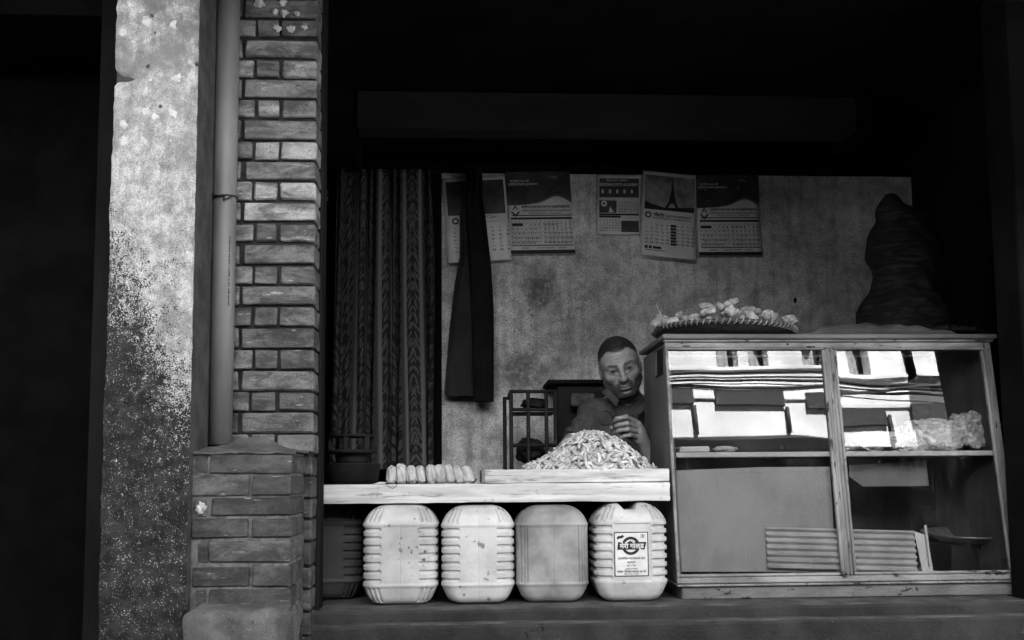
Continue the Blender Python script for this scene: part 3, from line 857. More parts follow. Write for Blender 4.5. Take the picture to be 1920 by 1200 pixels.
for (a, b) in ops:
    box('wall_pier', (px_, Y_OPP - 0.297, z_sill + 0.0005), (a, Y_OPP - 0.001, z_whead - 0.0005), M_white, opp, 0)
    px_ = b
    if -4 < a < 5:
        w = box('window', (a, Y_OPP - 0.25, z_sill), (b, Y_OPP - 0.22, z_whead), M_glass_dark, opp, 0)
        n = 14
        V, Fc = [], []
        for i in range(n + 1):
            u = i / n
            h = 0.16 + 0.24 * abs(math.sin(u * math.pi * 1.15 + a * 2)) ** 2
            V += [(a + (b - a) * u, Y_OPP - 0.2 + 0.01 * math.sin(u * 20), z_sill + 0.005), (a + (b - a) * u, Y_OPP - 0.2 + 0.01 * math.sin(u * 20 + 1), z_sill + h)]
        for i in range(n): Fc.append((2 * i, 2 * i + 2, 2 * i + 3, 2 * i + 1))
        mesh_obj('window_curtain', V, Fc, M_curtain_w, w)
        box('window_post', ((a + b) / 2 - 0.03 + 0.1, Y_OPP - 0.21, z_sill), ((a + b) / 2 + 0.03 + 0.1, Y_OPP - 0.19, z_whead), M_glass_dark, w, 0)
box('wall_pier', (px_, Y_OPP - 0.297, z_sill + 0.0005), (5.2, Y_OPP - 0.001, z_whead - 0.0005), M_white, opp, 0)
box('sill_course', (X_OL, Y_OPP + 0.001, z_sill - 0.05), (5.2, Y_OPP + 0.04, z_sill - 0.002), M_white, opp, 0.005)
z_cf = mirror(1400, 822, Y_OPP + 0.5).z
box('canopy', (-9, Y_OPP - 0.44, z_cf - 0.12), (11, Y_OPP + 0.5, z_cf), M_soot, opp, 0.01)
box('string_course', (X_OL, Y_OPP + 0.0015, z_sill - 0.42), (5.2, Y_OPP + 0.03, z_sill - 0.36), M_white, opp, 0.006)
# row of dark boards fixed on the wall
for (a, b, y0, y1) in [(1240, 1299, 733, 762), (1338, 1470, 735, 763), (1510, 1570, 738, 768), (1578, 1671, 752, 785), (1712, 1862, 745, 780)]:
    p, q = mirror(a, y0), mirror(b, y1)
    box('sign_board', (p.x, Y_OPP + 0.002, q.z), (q.x, Y_OPP + 0.05, p.z), M_dark_panel, opp, 0.004)
for px in (1299, 1474, 1674):
    p, q = mirror(px, 765), mirror(px, 815)
    tube('wall_pipe', [(p.x, Y_OPP + 0.03, p.z), (p.x, Y_OPP + 0.03, q.z)], 0.025, M_dark_panel, opp, 8)
# cables slung along the street in front of that house
cables = [(696, 9, 0.024), (708, 7, 0.012), (715, 8, 0.017), (723, 12, 0.007), (733, -9, 0.019), (739, -11, 0.009), (704, 10, 0.006)]
M_cable = grey('black_cable', 0.01, 0.02, 20, 0.6, 0)
words_c = ['uppermost thick', 'thin second', 'third', 'thin fourth', 'lower thick', 'lowest thin', 'topmost slack']
x_mid = mirror(1420, 700, -3.1).x
for i, (py, sag, r) in enumerate(cables):
    z = mirror(1420, py, -3.1).z
    pts = [(x, -3.1 + 0.02 * i, z + sag * 0.009 * (math.cos((x - x_mid) * 0.9 + i * 0.05) - 1)) for x in np.linspace(-8, 10, 40)]
    tag(tube('overhead_cable', pts, r, M_cable, None, 8), f'{words_c[i]} black cable slung before the house reflected in the cabinet glass', 'cable', 'cables across the street')

# ------------------------------------------------------------------ table of pale planks
def wood_material(name, c0, c1, dark=0.08):
    m, nd, lk, bs = new_mat(name)
    raw, v, rr = _coords(nd, lk, (0.9, 8, 8), True)
    g = _noise(nd, lk, v, 3.0, 6, 0.6, 0.6)
    col = _mix(nd, lk, _map(nd, lk, g, 0.3, 0.7), c0, c1)
    mp = nd.new('ShaderNodeMapping'); mp.inputs['Scale'].default_value = (3.2, 40, 40); lk.new(raw, mp.inputs[0])
    st = _map(nd, lk, _noise(nd, lk, mp.outputs[0], 1.6, 5, 0.65, 0.8), 0.56, 0.68)
    col = _mix(nd, lk, _math(nd, lk, 'MULTIPLY', st, 0.75), col, dark * 2)
    vo = nd.new('ShaderNodeTexVoronoi'); vo.inputs['Scale'].default_value = 1.0
    mpk = nd.new('ShaderNodeMapping'); mpk.inputs['Scale'].default_value = (2.6, 1, 7); mpk.inputs['Location'].default_value = (0.35, 0, 0.1); lk.new(raw, mpk.inputs[0])
    lk.new(mpk.outputs[0], vo.inputs['Vector'])
    blot = _map(nd, lk, _noise(nd, lk, raw, 16, 6, 0.7), 0.56, 0.68)
    col = _mix(nd, lk, _math(nd, lk, 'MULTIPLY', blot, 0.6), col, dark * 2.2)
    kn = _math(nd, lk, 'ADD', vo.outputs['Distance'], _math(nd, lk, 'MULTIPLY', _math(nd, lk, 'SUBTRACT', g, 0.5), 0.35))
    col = _mix(nd, lk, _math(nd, lk, 'MULTIPLY', _map(nd, lk, kn, 0.10, 0.02), 0.8), col, dark)
    sp = _map(nd, lk, _noise(nd, lk, raw, 120, 2, 0.5), 0.73, 0.76)
    col = _mix(nd, lk, _math(nd, lk, 'MULTIPLY', sp, 0.8), col, 0.05)
    lk.new(col, bs.inputs['Base Color'])
    bs.inputs['Roughness'].default_value = 0.7; bs.inputs['Specular IOR Level'].default_value = 0.25
    b = nd.new('ShaderNodeBump'); b.inputs['Strength'].default_value = 0.3; b.inputs['Distance'].default_value = 0.003
    lk.new(_noise(nd, lk, mp.outputs[0], 3, 5, 0.6), b.inputs['Height']); lk.new(b.outputs[0], bs.inputs['Normal'])
    return m
M_wood = wood_material('pale_plank', 0.36, 0.60)
M_tray = wood_material('floury_tray', 0.34, 0.62, 0.05)
M_woodend = grey('plank_end', 0.12, 0.25, 30, 0.8, 0.4, 120)
Y_TAB = 3.19
z_tab = at(900, 907, Y_TAB).z
x_t0, x_t1 = at(598, 925, Y_TAB).x, at(1256, 925, Y_TAB).x
tab = thing('plank_table', ((x_t0 + x_t1) / 2, 3.4, Z_LEDGE), 'long pale plank table over the white oil jugs', 'table')
# front board with chewed right end
def plank_front():
    bm = bmesh.new(); z0 = at(900, 942, Y_TAB).z
    nx, nz = 150, 7
    g = {}
    for j in range(nz + 1):
        for i in range(nx + 1):
            u, w = i / nx, j / nz
            x = x_t0 + (x_t1 - x_t0) * u; z = z0 + (z_tab - z0) * w
            if i == nx: x += noise.noise(Vector((0, 5, z * 160))) * 0.004
            if j == 0: z += noise.noise(Vector((x * 9, 0, 3))) * 0.003
            if j == nz: z += noise.noise(Vector((x * 7, 0, 9))) * 0.002
            y = Y_TAB + noise.noise(Vector((x * 4, 0, z * 40))) * 0.0025 + (0.003 if j in (0, nz) else 0)
            g[i, j] = (bm.verts.new((x, y, z)), bm.verts.new((x, Y_TAB + 0.03, z)))
    for i in range(nx):
        for j in range(nz):
            bm.faces.new([g[i, j][0], g[i + 1, j][0], g[i + 1, j + 1][0], g[i, j + 1][0]])
        for j, k in ((0, 1), (nz, -1)):
            bm.faces.new([g[i, j][0], g[i, j][1], g[i + 1, j][1], g[i + 1, j][0]])
        bm.faces.new([g[i, 0][1], g[i, nz][1], g[i + 1, nz][1], g[i + 1, 0][1]])
    for i in (0, nx):
        for j in range(nz):
            bm.faces.new([g[i, j][0], g[i, j + 1][0], g[i, j + 1][1], g[i, j][1]])
    return bm_obj('front_board', bm, M_wood, tab)
plank_front()
for i in range(3):
    y = Y_TAB + 0.032 + i * 0.13
    box('plank', (x_t0 + 0.002, y, z_tab - 0.03), (x_t1 - 0.012 - 0.003 * i, y + 0.127, z_tab - 0.001 * (i % 2)), M_wood, tab, 0.003, 0.001)
for (x, y) in ((x_t0 + 0.03, 3.55), (x_t1 - 0.06, 3.55)):
    box('leg', (x, y, Z_LEDGE), (x + 0.035, y + 0.035, z_tab - 0.031), M_woodend, tab, 0.003)
box('shade_board', (x_t0 + 0.07, 3.56, Z_LEDGE + 0.004), (x_t1 - 0.07, 3.57, z_tab - 0.035), M_black, tab, 0.001)  # black board added behind the jugs for the shade under the table

# ------------------------------------------------------------------ wooden tray with a heap of fried strips
Y_TR = 3.21
x_r0, x_r1 = at(903, 890, Y_TR).x, at(1255, 890, Y_TR).x
z_r1, z_r0 = at(1080, 879.5, Y_TR).z, z_tab + 0.002
tray = thing('wooden_tray', ((x_r0 + x_r1) / 2, 3.37, z_r0), 'shallow pale wooden tray under the heap of fried strips', 'tray')
box('tray_front', (x_r0 + 0.010, Y_TR, z_r0), (x_r1, Y_TR + 0.014, z_r1), M_tray, tray, 0.003, 0.001, seg=2)
box('tray_back', (x_r0 + 0.010, 3.56, z_r0), (x_r1, 3.574, z_r1), M_tray, tray, 0.003)
box('tray_side', (x_r0, Y_TR - 0.002, z_r0 + 0.001), (x_r0 + 0.0095, 3.576, z_r1 + 0.001), M_woodend, tray, 0.002)
box('tray_side', (x_r1 - 0.010, Y_TR + 0.0145, z_r0), (x_r1 - 0.0005, 3.559, z_r1), M_tray, tray, 0.002)
box('tray_bottom', (x_r0 + 0.0105, Y_TR + 0.0145, z_r0 + 0.001), (x_r1 - 0.011, 3.559, z_r0 + 0.008), M_tray, tray, 0)

M_snack = grey('fried_strip', 0.32, 0.60, 45, 0.6, 0.5, 160, rnd=0.18, spec=0.35)
def strip_data(rnd):
    n = 7; L = rnd.uniform(0.032, 0.05); c = rnd.uniform(-1, 1) * 0.012; tw = rnd.uniform(-0.006, 0.006)
    pts = [Vector(((i / (n - 1) - 0.5) * L, c * (1 - (2 * i / (n - 1) - 1) ** 2) , tw * math.sin(3 * i / (n - 1)))) for i in range(n)]
    rm = rnd.uniform(0.0058, 0.0085)
    rad = [rm * (0.25 + 0.75 * math.sin(math.pi * (i + 0.35) / (n - 0.3)) ** 0.7) for i in range(n)]
    V, Fc = tube_data(pts, rad, 6)
    V = [Vector((v.x, v.y, v.z * 0.7)) for v in V]
    return V, Fc
rs = random.Random(3)
strip_meshes = []
for i in range(10):
    V, Fc = strip_data(rs)
    me = bpy.data.meshes.new('fried_strip'); me.from_pydata([tuple(v) for v in V], [], Fc)
    me.polygons.foreach_set('use_smooth', [True] * len(me.polygons)); me.materials.append(M_snack); me.update()
    strip_meshes.append(me)
Yh = 3.385
prof_px = [(980, 880), (1000, 873), (1020, 863), (1050, 843), (1080, 821), (1100, 814), (1120, 813), (1142, 823), (1165, 834), (1190, 853), (1212, 871), (1228, 880)]
pX = [at(px, py, Yh).x for px, py in prof_px]; pZ = [at(px, py, Yh).z for px, py in prof_px]
xh = at(1108, 850, Yh).x
def heap_z(x, y):
    dy = (y - Yh) / 0.17
    if abs(dy) >= 1: return z_r0 + 0.012
    s = math.sqrt(1 - dy * dy)
    xx = xh + (x - xh) / max(s, 0.05)
    zz = float(np.interp(xx, pX, pZ, left=z_r0, right=z_r0))
    return z_r0 + 0.01 + max(zz - z_r0 - 0.01, 0) * (s ** 1.2)
def heap_n(x, y):
    e = 0.008
    return Vector(((heap_z(x - e, y) - heap_z(x + e, y)) / (2 * e), (heap_z(x, y - e) - heap_z(x, y + e)) / (2 * e), 1)).normalized()
gx, gy = 60, 34
V, Fc = [], []
for j in range(gy + 1):
    for i in range(gx + 1):
        x = pX[0] + (pX[-1] - pX[0]) * i / gx; y = Yh - 0.16 + 0.32 * j / gy
        V.append((x, y, max(heap_z(x, y) - 0.014 + noise.noise(Vector((x * 90, y * 90, 0))) * 0.003, z_r0 + 0.009)))
for j in range(gy):
    for i in range(gx):
        Fc.append((j * (gx + 1) + i, j * (gx + 1) + i + 1, (j + 1) * (gx + 1) + i + 1, (j + 1) * (gx + 1) + i))
core = [(V, Fc)]
def strip_pose(x, y, lift):
    n = heap_n(x, y)
    q = n.to_track_quat('Z', 'Y').to_matrix().to_4x4()
    return Matrix.Translation((x, y, heap_z(x, y) + lift)) @ q @ Matrix.Rotation(rs.uniform(0, 6.28), 4, 'Z') @ Matrix.Rotation(rs.gauss(0, 0.28), 4, 'Y') @ Matrix.Rotation(rs.gauss(0, 0.5), 4, 'X')
def heap_spot(front):
    while True:
        x = rs.uniform(pX[0] + 0.01, pX[-1] - 0.01); y = Yh + (rs.uniform(-0.165, 0.03) if front else rs.uniform(-0.16, 0.15))
        if heap_z(x, y) > z_r0 + 0.016: return x, y
for k in range(300):
    x, y = heap_spot(False); Mx = strip_pose(x, y, -0.007)
    V, Fc = strip_data(rs); core.append(([Mx @ v for v in V], Fc))
V, Fc = join_data(core)
tag(mesh_obj('snack_heap', V, Fc, M_snack, None, True), 'inner mass of the heap of pale fried strips on the tray', 'snack', kind='stuff')
for k in range(290):
    x, y = heap_spot(True)
    o = bpy.data.objects.new('fried_strip', strip_meshes[k % 10])
    o.matrix_world = strip_pose(x, y, 0.003 + rs.random() * 0.004)
    COL.objects.link(o)
    tag(o, 'small pale fried strip in the heap on the wooden tray', 'snack', 'fried strips heaped on the tray')

# ------------------------------------------------------------------ row of bread fingers leaning on each other
M_bread = grey('bread_crust', 0.22, 0.46, 60, 0.65, 0.6, 120, stretch=(1, 1, 0.25), specks=(0.3, 0.12, 90), rnd=0.12)
def bread_mesh(seed, w, h, d):
    bm = bmesh.new(); bmesh.ops.create_icosphere(bm, subdivisions=4, radius=1)
    for v in bm.verts:
        n = v.co.copy()
        s = [math.copysign(abs(c) ** e, c) for c, e in zip(n, (0.7, 0.55, 0.5))]
        k = 1 + 0.14 * noise.noise(n * 2.2 + Vector((seed, 0, 0))) + 0.06 * noise.noise(n * 7 + Vector((0, seed, 0)))
        t = 1 - 0.16 * max(0, n.z)
        v.co = Vector((s[0] * w / 2 * k * t, s[1] * d / 2 * k, s[2] * h / 2 * k))
    me = bpy.data.meshes.new('bread_finger'); bm.to_mesh(me); bm.free()
    me.polygons.foreach_set('use_smooth', [True] * len(me.polygons)); me.materials.append(M_bread)
    return me
Yb = 3.27
breads = [(731, 874, 22, -2, 'leftmost bread finger, squat and nearly upright, beside the stove'), (749, 871, 20, 4, 'second bread finger from the stove, the tallest of the row'), (768, 874, 20, 8, 'third bread finger from the stove in the row on the table'),
          (786, 874, 20, 9, 'fourth bread finger from the stove in the row on the table'), (806, 873, 21, 9, 'middle bread finger of the row of nine on the table'), (823, 872, 21, 11, 'sixth bread finger from the stove in the row on the table'),
          (840, 872, 21, 13, 'third bread finger from the tray end of the row'), (855, 875, 19, 22, 'second bread finger from the tray end of the row'), (872, 876, 22, 30, 'rightmost bread finger leaning the most, nearest the tray')]
for i, (px, py, w, a, lab) in enumerate(breads):
    top, bot = at(px, py, Yb), at(px, 906, Yb)
    hgt = (top.z - z_tab) / math.cos(R(a)) * 1.03
    o = bpy.data.objects.new('bread_finger', bread_mesh(i * 3.7, w * (0.00165 + 0.0002 * (i % 3)), hgt * (0.95 + 0.04 * ((i * 5) % 3)), 0.062))
    o.location = (bot.x + math.sin(R(a)) * -0.0 + 0.006, Yb, z_tab + (top.z - z_tab) / 2 + 0.001)
    o.rotation_euler = (R(-4), R(-a), R(random.uniform(-5, 5)))
    COL.objects.link(o)
    tag(o, lab, 'bread', 'bread fingers in a row')
# scrap of paper and a curl of thread at the table edge
p = at(712, 903, Y_TAB + 0.03)
M_paper = grey('paper', 0.45, 0.6, 8, 0.8, 0.2, 60)
V = [(p.x - 0.02, 3.2, z_tab + 0.002), (p.x + 0.02, 3.2, z_tab + 0.003), (p.x + 0.024, 3.25, z_tab + 0.008), (p.x - 0.012, 3.25, z_tab + 0.004), (p.x, 3.215, z_tab + 0.009)]
tag(mesh_obj('paper_scrap', V, [(0, 1, 4), (1, 2, 4), (2, 3, 4), (3, 0, 4)], M_paper), 'torn scrap of paper at the table edge by the bread', 'paper')
pts = [at(722, 905, 3.187), at(727, 911, 3.1865), at(736, 916, 3.1865), at(742, 912, 3.1865), at(746, 906, 3.187), at(752, 904.5, 3.195)]
tag(tube('thread', pts, 0.0009, M_iron, None, 6), 'loose dark thread hanging over the table edge', 'thread')

# ------------------------------------------------------------------ oil jugs under the table
M_jug = grey('white_jug_plastic', 0.33, 0.52, 7, 0.42, 0.2, 120, specks=(0.3, 0.06, 60), speck2=(0.36, 0.19, 16), rnd=0.05, spec=0.4)
M_jug_dirty = grey('grubby_jug_plastic', 0.14, 0.32, 7, 0.5, 0.12, 120, specks=(0.15, 0.12, 45), rnd=0.04, spec=0.35)
M_jug_dark = grey('dark_jug_plastic', 0.03, 0.05, 5, 0.55, 0.1, 120, specks=(0.2, 0.05, 45), spec=0.3)  # much darker plastic for the jug set back beside the pillar
def jug_field(kind, W=0.248, D=0.20, Hh=0.331):
    st = 0.0021
    ax = np.arange(-W / 2 - 0.012, W / 2 + 0.012, st); ay = np.arange(-D / 2 - 0.012, D / 2 + 0.012, st); az = np.arange(-0.01, Hh + 0.012, st)
    X, Y, Z = [a.astype(np.float32) for a in np.meshgrid(ax, ay, az, indexing='ij', sparse=True)]
    z0, z1 = 0.066, Hh - 0.068
    def prof(z, full, b, t):
        lo = b + (full - b) * np.clip(z / z0, 0, 1) ** 0.72
        hi = full - (full - t) * np.clip((z - z1) / (Hh - z1), 0, 1) ** 1.5
        return np.minimum(lo, hi)
    hw, hd = prof(Z, W / 2, W / 2 * 0.73, W / 2 * (0.68 if kind != 'label' else 0.62)), prof(Z, D / 2, D / 2 * 0.80, D / 2 * 0.72)
    r = 0.042
    qx, qy = np.abs(X) - hw + r, np.abs(Y) - hd + r
    d = np.sqrt(np.maximum(qx, 0) ** 2 + np.maximum(qy, 0) ** 2) + np.minimum(np.maximum(qx, qy), 0) - r
    def inter(a, b, k):
        h = np.maximum(k - np.abs(a - b), 0) / k
        return np.maximum(a, b) + h * h * k * 0.25
    d = inter(d, -Z, 0.03); d = inter(d, Z - Hh, 0.04)
    AX = np.abs(X)
    def band(v, c, w, s=0.0022): return smoothstep(w + s, w - s, np.abs(v - c))
    disp = np.zeros_like(d)
    if kind in ('ribbed', 'plainfoot', 'label'):
        wide = 0.0052 if kind != 'label' else 0.0066
        xin = 0.062 if kind != 'label' else 0.066
        zsl = np.linspace(z0 + 0.016, z1 - 0.014, 7)
        for zc in zsl:
            rnd_ = np.sqrt(np.maximum(xin + wide - AX, 0) ** 2 + (Z - zc) ** 2)
            m = smoothstep(wide + 0.0012, wide - 0.0022, rnd_)
            groove = m * 0.0065 if kind != 'label' else m * 0.0075
            disp = np.maximum(disp, groove)
        slots = (0.60, 0.73, 0.86)
        for s in slots:
            m = band(AX / np.maximum(hw, 0.03), s, 0.028, 0.014) * smoothstep(z1 + 0.009, z1 + 0.014, Z) * smoothstep(Hh - 0.010, Hh - 0.017, Z)
            disp = np.maximum(disp, m * 0.006)
            if kind == 'ribbed':
                m = band(AX / np.maximum(hw, 0.03), s, 0.030, 0.014) * smoothstep(z0 - 0.006, z0 - 0.011, Z) * smoothstep(0.008, 0.014, Z)
                disp = np.maximum(disp, m * 0.006)
    if kind == 'plain':
        for s in (0.088, 0.098, 0.108):
            disp = np.maximum(disp, band(AX, s, 0.0022, 0.0016) * smoothstep(z0, z0 + 0.005, Z) * smoothstep(z1, z1 - 0.005, Z) * 0.0045)
        disp = np.maximum(disp, smoothstep(z1 - 0.004, z1, Z) * -0.002 * smoothstep(z1 + 0.03, z1, Z))
        disp = disp + np.zeros_like(d)
    # parting lines where the shoulders and the foot begin
    for zc, s in ((z1 + 0.002, 1), (z0 - 0.002, -1)):
        disp = disp - 0.0022 * smoothstep(0.010, 0.0, np.abs(Z - zc))
    disp = disp + 0.0008 * smoothstep(0.002, 0.0, AX)
    if kind == 'label':        # recessed front panel for the label, handle gap in the top
        m = smoothstep(0.065, 0.062, AX) * smoothstep(z0 + 0.002, z0 + 0.006, Z) * smoothstep(z1 + 0.0, z1 - 0.004, Z)
        disp = np.maximum(disp, m * 0.003)
    F = d + disp
    if kind == 'label':
        notch = np.maximum(np.abs(X + 0.006) - 0.016 - np.maximum(Z - (Hh - 0.024), 0) * 0.75, (Hh - 0.024) - Z)
        F = inter(F, -notch, 0.008)
    return surface_nets(F.astype(np.float32), ax.astype(np.float32), ay.astype(np.float32), az.astype(np.float32))
Y_JUG = 3.255
JUG_V = {k: jug_field(k) for k in ('ribbed', 'plainfoot', 'plain', 'label')}
def jug(kind, px, py, Y, mat, lab, rot=0.0, sc=1.0):
    p = at(px, 1040, Y - 0.04)
    V, Q = JUG_V[kind]
    o = np_mesh('oil_jug', V * sc, Q, mat)
    o.location = (p.x, Y, Z_LEDGE + 0.001)
    o.rotation_euler[2] = R(rot)
    tag(o, lab, 'jug', 'oil jugs under the table')
    return o
jug('ribbed', 752, 1130, Y_JUG, M_jug, 'white jug with slotted corners top and bottom, second from the brick pillar')
jug('plainfoot', 896, 1130, Y_JUG, M_jug, 'white jug with grimy slots, third from the brick pillar', 0, 0.985)
jug('plain', 1034, 1130, Y_JUG, M_jug_dirty, 'plain grubby jug without slots, beside the labelled jug', 0, 0.98)
jl = jug('label', 1180, 1130, Y_JUG, M_jug, 'white jug with the printed label and handle gap, next to the cabinet')
jug('ribbed', 615, 1122, 3.42, M_jug_dark, 'dark jug set back next to the brick pillar')

# ---- text as meshes
_tc = {}
def text_data(body, size, spacing=1.0, bold=0.0):
    key = (body, spacing, bold)
    if key not in _tc:
        c = bpy.data.curves.new('t', 'FONT'); c.body = body; c.resolution_u = 3; c.space_character = spacing; c.offset = bold
        o = bpy.data.objects.new('t', c); COL.objects.link(o)
        bpy.context.view_layer.update()
        me = bpy.data.meshes.new_from_object(o)
        v = np.array([tuple(q.co) for q in me.vertices]) if len(me.vertices) else np.zeros((1, 3))
        f = [tuple(p.vertices) for p in me.polygons]
        bpy.data.objects.remove(o); bpy.data.curves.remove(c); bpy.data.meshes.remove(me)
        _tc[key] = (v, f)
    v, f = _tc[key]
    return v[:, :2] * size, f
class Print:
    """Flat print on a sheet: (u right, v down) metres, mapped by M into the sheet's place."""
    def __init__(s): s.V, s.F = [], []
    def poly(s, pts):
        n = len(s.V); s.V += [tuple(p) for p in pts]; s.F.append(tuple(range(n, n + len(pts))))
    def rect(s, u0, v0, u1, v1): s.poly([(u0, v0), (u1, v0), (u1, v1), (u0, v1)])
    def frame(s, u0, v0, u1, v1, t):
        s.rect(u0, v0, u1, v0 + t); s.rect(u0, v1 - t, u1, v1); s.rect(u0, v0 + t, u0 + t, v1 - t); s.rect(u1 - t, v0 + t, u1, v1 - t)
    def ring(s, cu, cv, r0, r1, n=32, a0=0, a1=2 * math.pi):
        for i in range(n):
            a, b = a0 + (a1 - a0) * i / n, a0 + (a1 - a0) * (i + 1) / n
            s.poly([(cu + r0 * math.cos(a), cv + r0 * math.sin(a)), (cu + r1 * math.cos(a), cv + r1 * math.sin(a)), (cu + r1 * math.cos(b), cv + r1 * math.sin(b)), (cu + r0 * math.cos(b), cv + r0 * math.sin(b))])
    def text(s, body, u, v, size, width=None, align='l', bold=0.012):
        d, f = text_data(body, size, 1.0, bold)
        d = d.copy()
        w = d[:, 0].max() - d[:, 0].min() if len(d) else 1
        if width and w > 0: d[:, 0] *= width / w; w = width
        x0 = d[:, 0].min()
        off = {'l': 0, 'c': -w / 2, 'r': -w}[align]
        n = len(s.V); s.V += [(u + off + a - x0, v - b) for a, b in d]; s.F += [tuple(i + n for i in q) for q in f]
    def build(s, name, mat, parent, place, layer):
        if not s.F: return
        o = mesh_obj(name, [place(u, v, layer) for u, v in s.V], s.F, mat, parent)
        if name in ('print', 'heading', 'picture_lines', 'greeting', 'name'): o['kind'] = 'stuff'      # lettering too small to pick apart
        return o
M_ink = grey('black_ink', 0.012, 0.02, 10, 0.6, 0)
M_label = grey('label_paper', 0.52, 0.62, 20, 0.5, 0.1, 80, specks=(0.1, 0.2, 60))
# label of the front jug, 0.116 x 0.148
LW, LH = 0.115, 0.147
jx, jz = jl.location.x, jl.location.z
lc = at(1184, 1039, Y_JUG - 0.1)
def lplace(u, v, layer):
    return (lc.x - LW / 2 + u, Y_JUG - 0.1 + 0.003 - 0.0006 - layer * 0.0006, lc.z + LH / 2 - v)
ps = Print(); ps.rect(0, 0, LW, LH); lab_o = ps.build('label', M_label, jl, lplace, 1)
pi = Print()
pi.frame(0, 0, LW, LH, 0.003)
cu, cv = 0.056, 0.046
pi.ring(cu, cv, 0.021, 0.0305, 40)
pi.rect(0.090, 0.008, 0.102, 0.0093); pi.rect(0.090, 0.0187, 0.102, 0.02); pi.rect(0.090, 0.0093, 0.0913, 0.0187); pi.rect(0.1007, 0.0093, 0.102, 0.0187)
pi.poly([(0.096 + 0.0042 * math.cos(math.pi * k / 4) * (1 if k % 2 == 0 else 0.5), 0.014 + 0.0042 * math.sin(math.pi * k / 4) * (1 if k % 2 == 0 else 0.5)) for k in range(8)])
pi.poly([(0.009, 0.018), (0.014, 0.013), (0.022, 0.013), (0.03, 0.009), (0.034, 0.016), (0.026, 0.021), (0.016, 0.022), (0.011, 0.026)])
pi.poly([(cu - 0.008, cv - 0.012), (cu - 0.002, cv - 0.018), (cu + 0.001, cv - 0.014), (cu + 0.008, cv - 0.016), (cu + 0.004, cv - 0.011)])
pi.text('प्रशोधित भटमासको तेल'.replace('धि', 'िध'), LW / 2, 0.091, 0.010, 0.092, 'c')
pi.text('शुद्ध', LW / 2, 0.1025, 0.008, 0.03, 'c')
pi.text('खुद १५ लिटर'.replace('लि', 'िल'), LW / 2, 0.1135, 0.007, 0.03, 'c')
pi.text('उत्पादक तथा बिक्रेता'.replace('बि', 'िब'), LW / 2, 0.124, 0.006, 0.04, 'c')
pi.text('समृद्धि भेजिटेबल प्रोडक्ट प्रा. लि.'.replace('द्धि', 'िद्ध').replace('जि', 'िज').replace('लि', 'िल'), LW / 2, 0.134, 0.009, 0.098, 'c', 0.02)
pi.text('बिराटनगर, नेपाल'.replace('बि', 'िब'), LW / 2, 0.1415, 0.006, 0.05, 'c')
pi.build('print', M_ink, lab_o, lplace, 2)
pb = Print(); pb.poly([(0.013, 0.0335), (0.109, 0.0335), (0.102, 0.0585), (0.010, 0.0585)]); pb.build('name_band', M_ink, lab_o, lplace, 3)
pw = Print(); pw.text('मेरी गोल्ड', 0.0595, 0.0535, 0.0215, 0.082, 'c', 0.03); pw.build('name', M_label, lab_o, lplace, 4)

# ------------------------------------------------------------------ curtain in the back doorway
def curtain_material():
    m, nd, lk, bs = new_mat('leaf_striped_curtain')
    uvn = nd.new('ShaderNodeUVMap'); uvn.uv_map = 'UVMap'
    sep = nd.new('ShaderNodeSeparateXYZ'); lk.new(uvn.outputs[0], sep.inputs[0])
    u, v = sep.outputs[0], sep.outputs[1]
    P = 0.27
    fr = _math(nd, lk, 'FRACT', _math(nd, lk, 'DIVIDE', u, P))
    du = _math(nd, lk, 'ABSOLUTE', _math(nd, lk, 'SUBTRACT', fr, 0.5))          # 0 in the middle of a leafy band
    du2 = _math(nd, lk, 'ABSOLUTE', _math(nd, lk, 'SUBTRACT', _math(nd, lk, 'FRACT', _math(nd, lk, 'ADD', _math(nd, lk, 'DIVIDE', u, P), 0.5)), 0.5))
    wob = _noise(nd, lk, uvn.outputs[0], 38, 3, 0.6)
    def leaves(d, freq, slope, sx):
        cmb = nd.new('ShaderNodeCombineXYZ')
        lk.new(_math(nd, lk, 'MULTIPLY', d, sx), cmb.inputs[0])
        ph = _math(nd, lk, 'ADD', _math(nd, lk, 'MULTIPLY', v, freq), _math(nd, lk, 'MULTIPLY', d, slope))
        lk.new(_math(nd, lk, 'ADD', ph, _math(nd, lk, 'MULTIPLY', wob, 1.4)), cmb.inputs[1])
        vo = nd.new('ShaderNodeTexVoronoi'); vo.voronoi_dimensions = '2D'; vo.inputs['Scale'].default_value = 1.0; vo.inputs['Randomness'].default_value = 0.75
        lk.new(cmb.outputs[0], vo.inputs['Vector'])
        return vo.outputs['Distance']
    l1 = _map(nd, lk, leaves(du, 34, -16, 9), 0.48, 0.30)
    l2 = _map(nd, lk, leaves(du2, 42, 22, 10), 0.48, 0.30)
    b1 = _map(nd, lk, du, 0.30, 0.26)
    b2 = _map(nd, lk, du2, 0.13, 0.11)
    edge = _math(nd, lk, 'MULTIPLY', _map(nd, lk, du, 0.25, 0.28), _map(nd, lk, du, 0.33, 0.30))
    col = _mix(nd, lk, b1, 0.14, _mix(nd, lk, l1, 0.016, 0.065))
    col = _mix(nd, lk, b2, col, _mix(nd, lk, l2, 0.02, 0.085))
    col = _mix(nd, lk, _math(nd, lk, 'MULTIPLY', edge, 0.8), col, 0.03)
    col = _math(nd, lk, 'MULTIPLY', col, _map(nd, lk, _noise(nd, lk, uvn.outputs[0], 400, 2, 0.5), 0.3, 0.7, 0.8, 1.15))
    lk.new(col, bs.inputs['Base Color'])
    bs.inputs['Roughness'].default_value = 0.9; bs.inputs['Specular IOR Level'].default_value = 0.15
    return m
M_curtain = curtain_material()
Y_CUR = 4.60
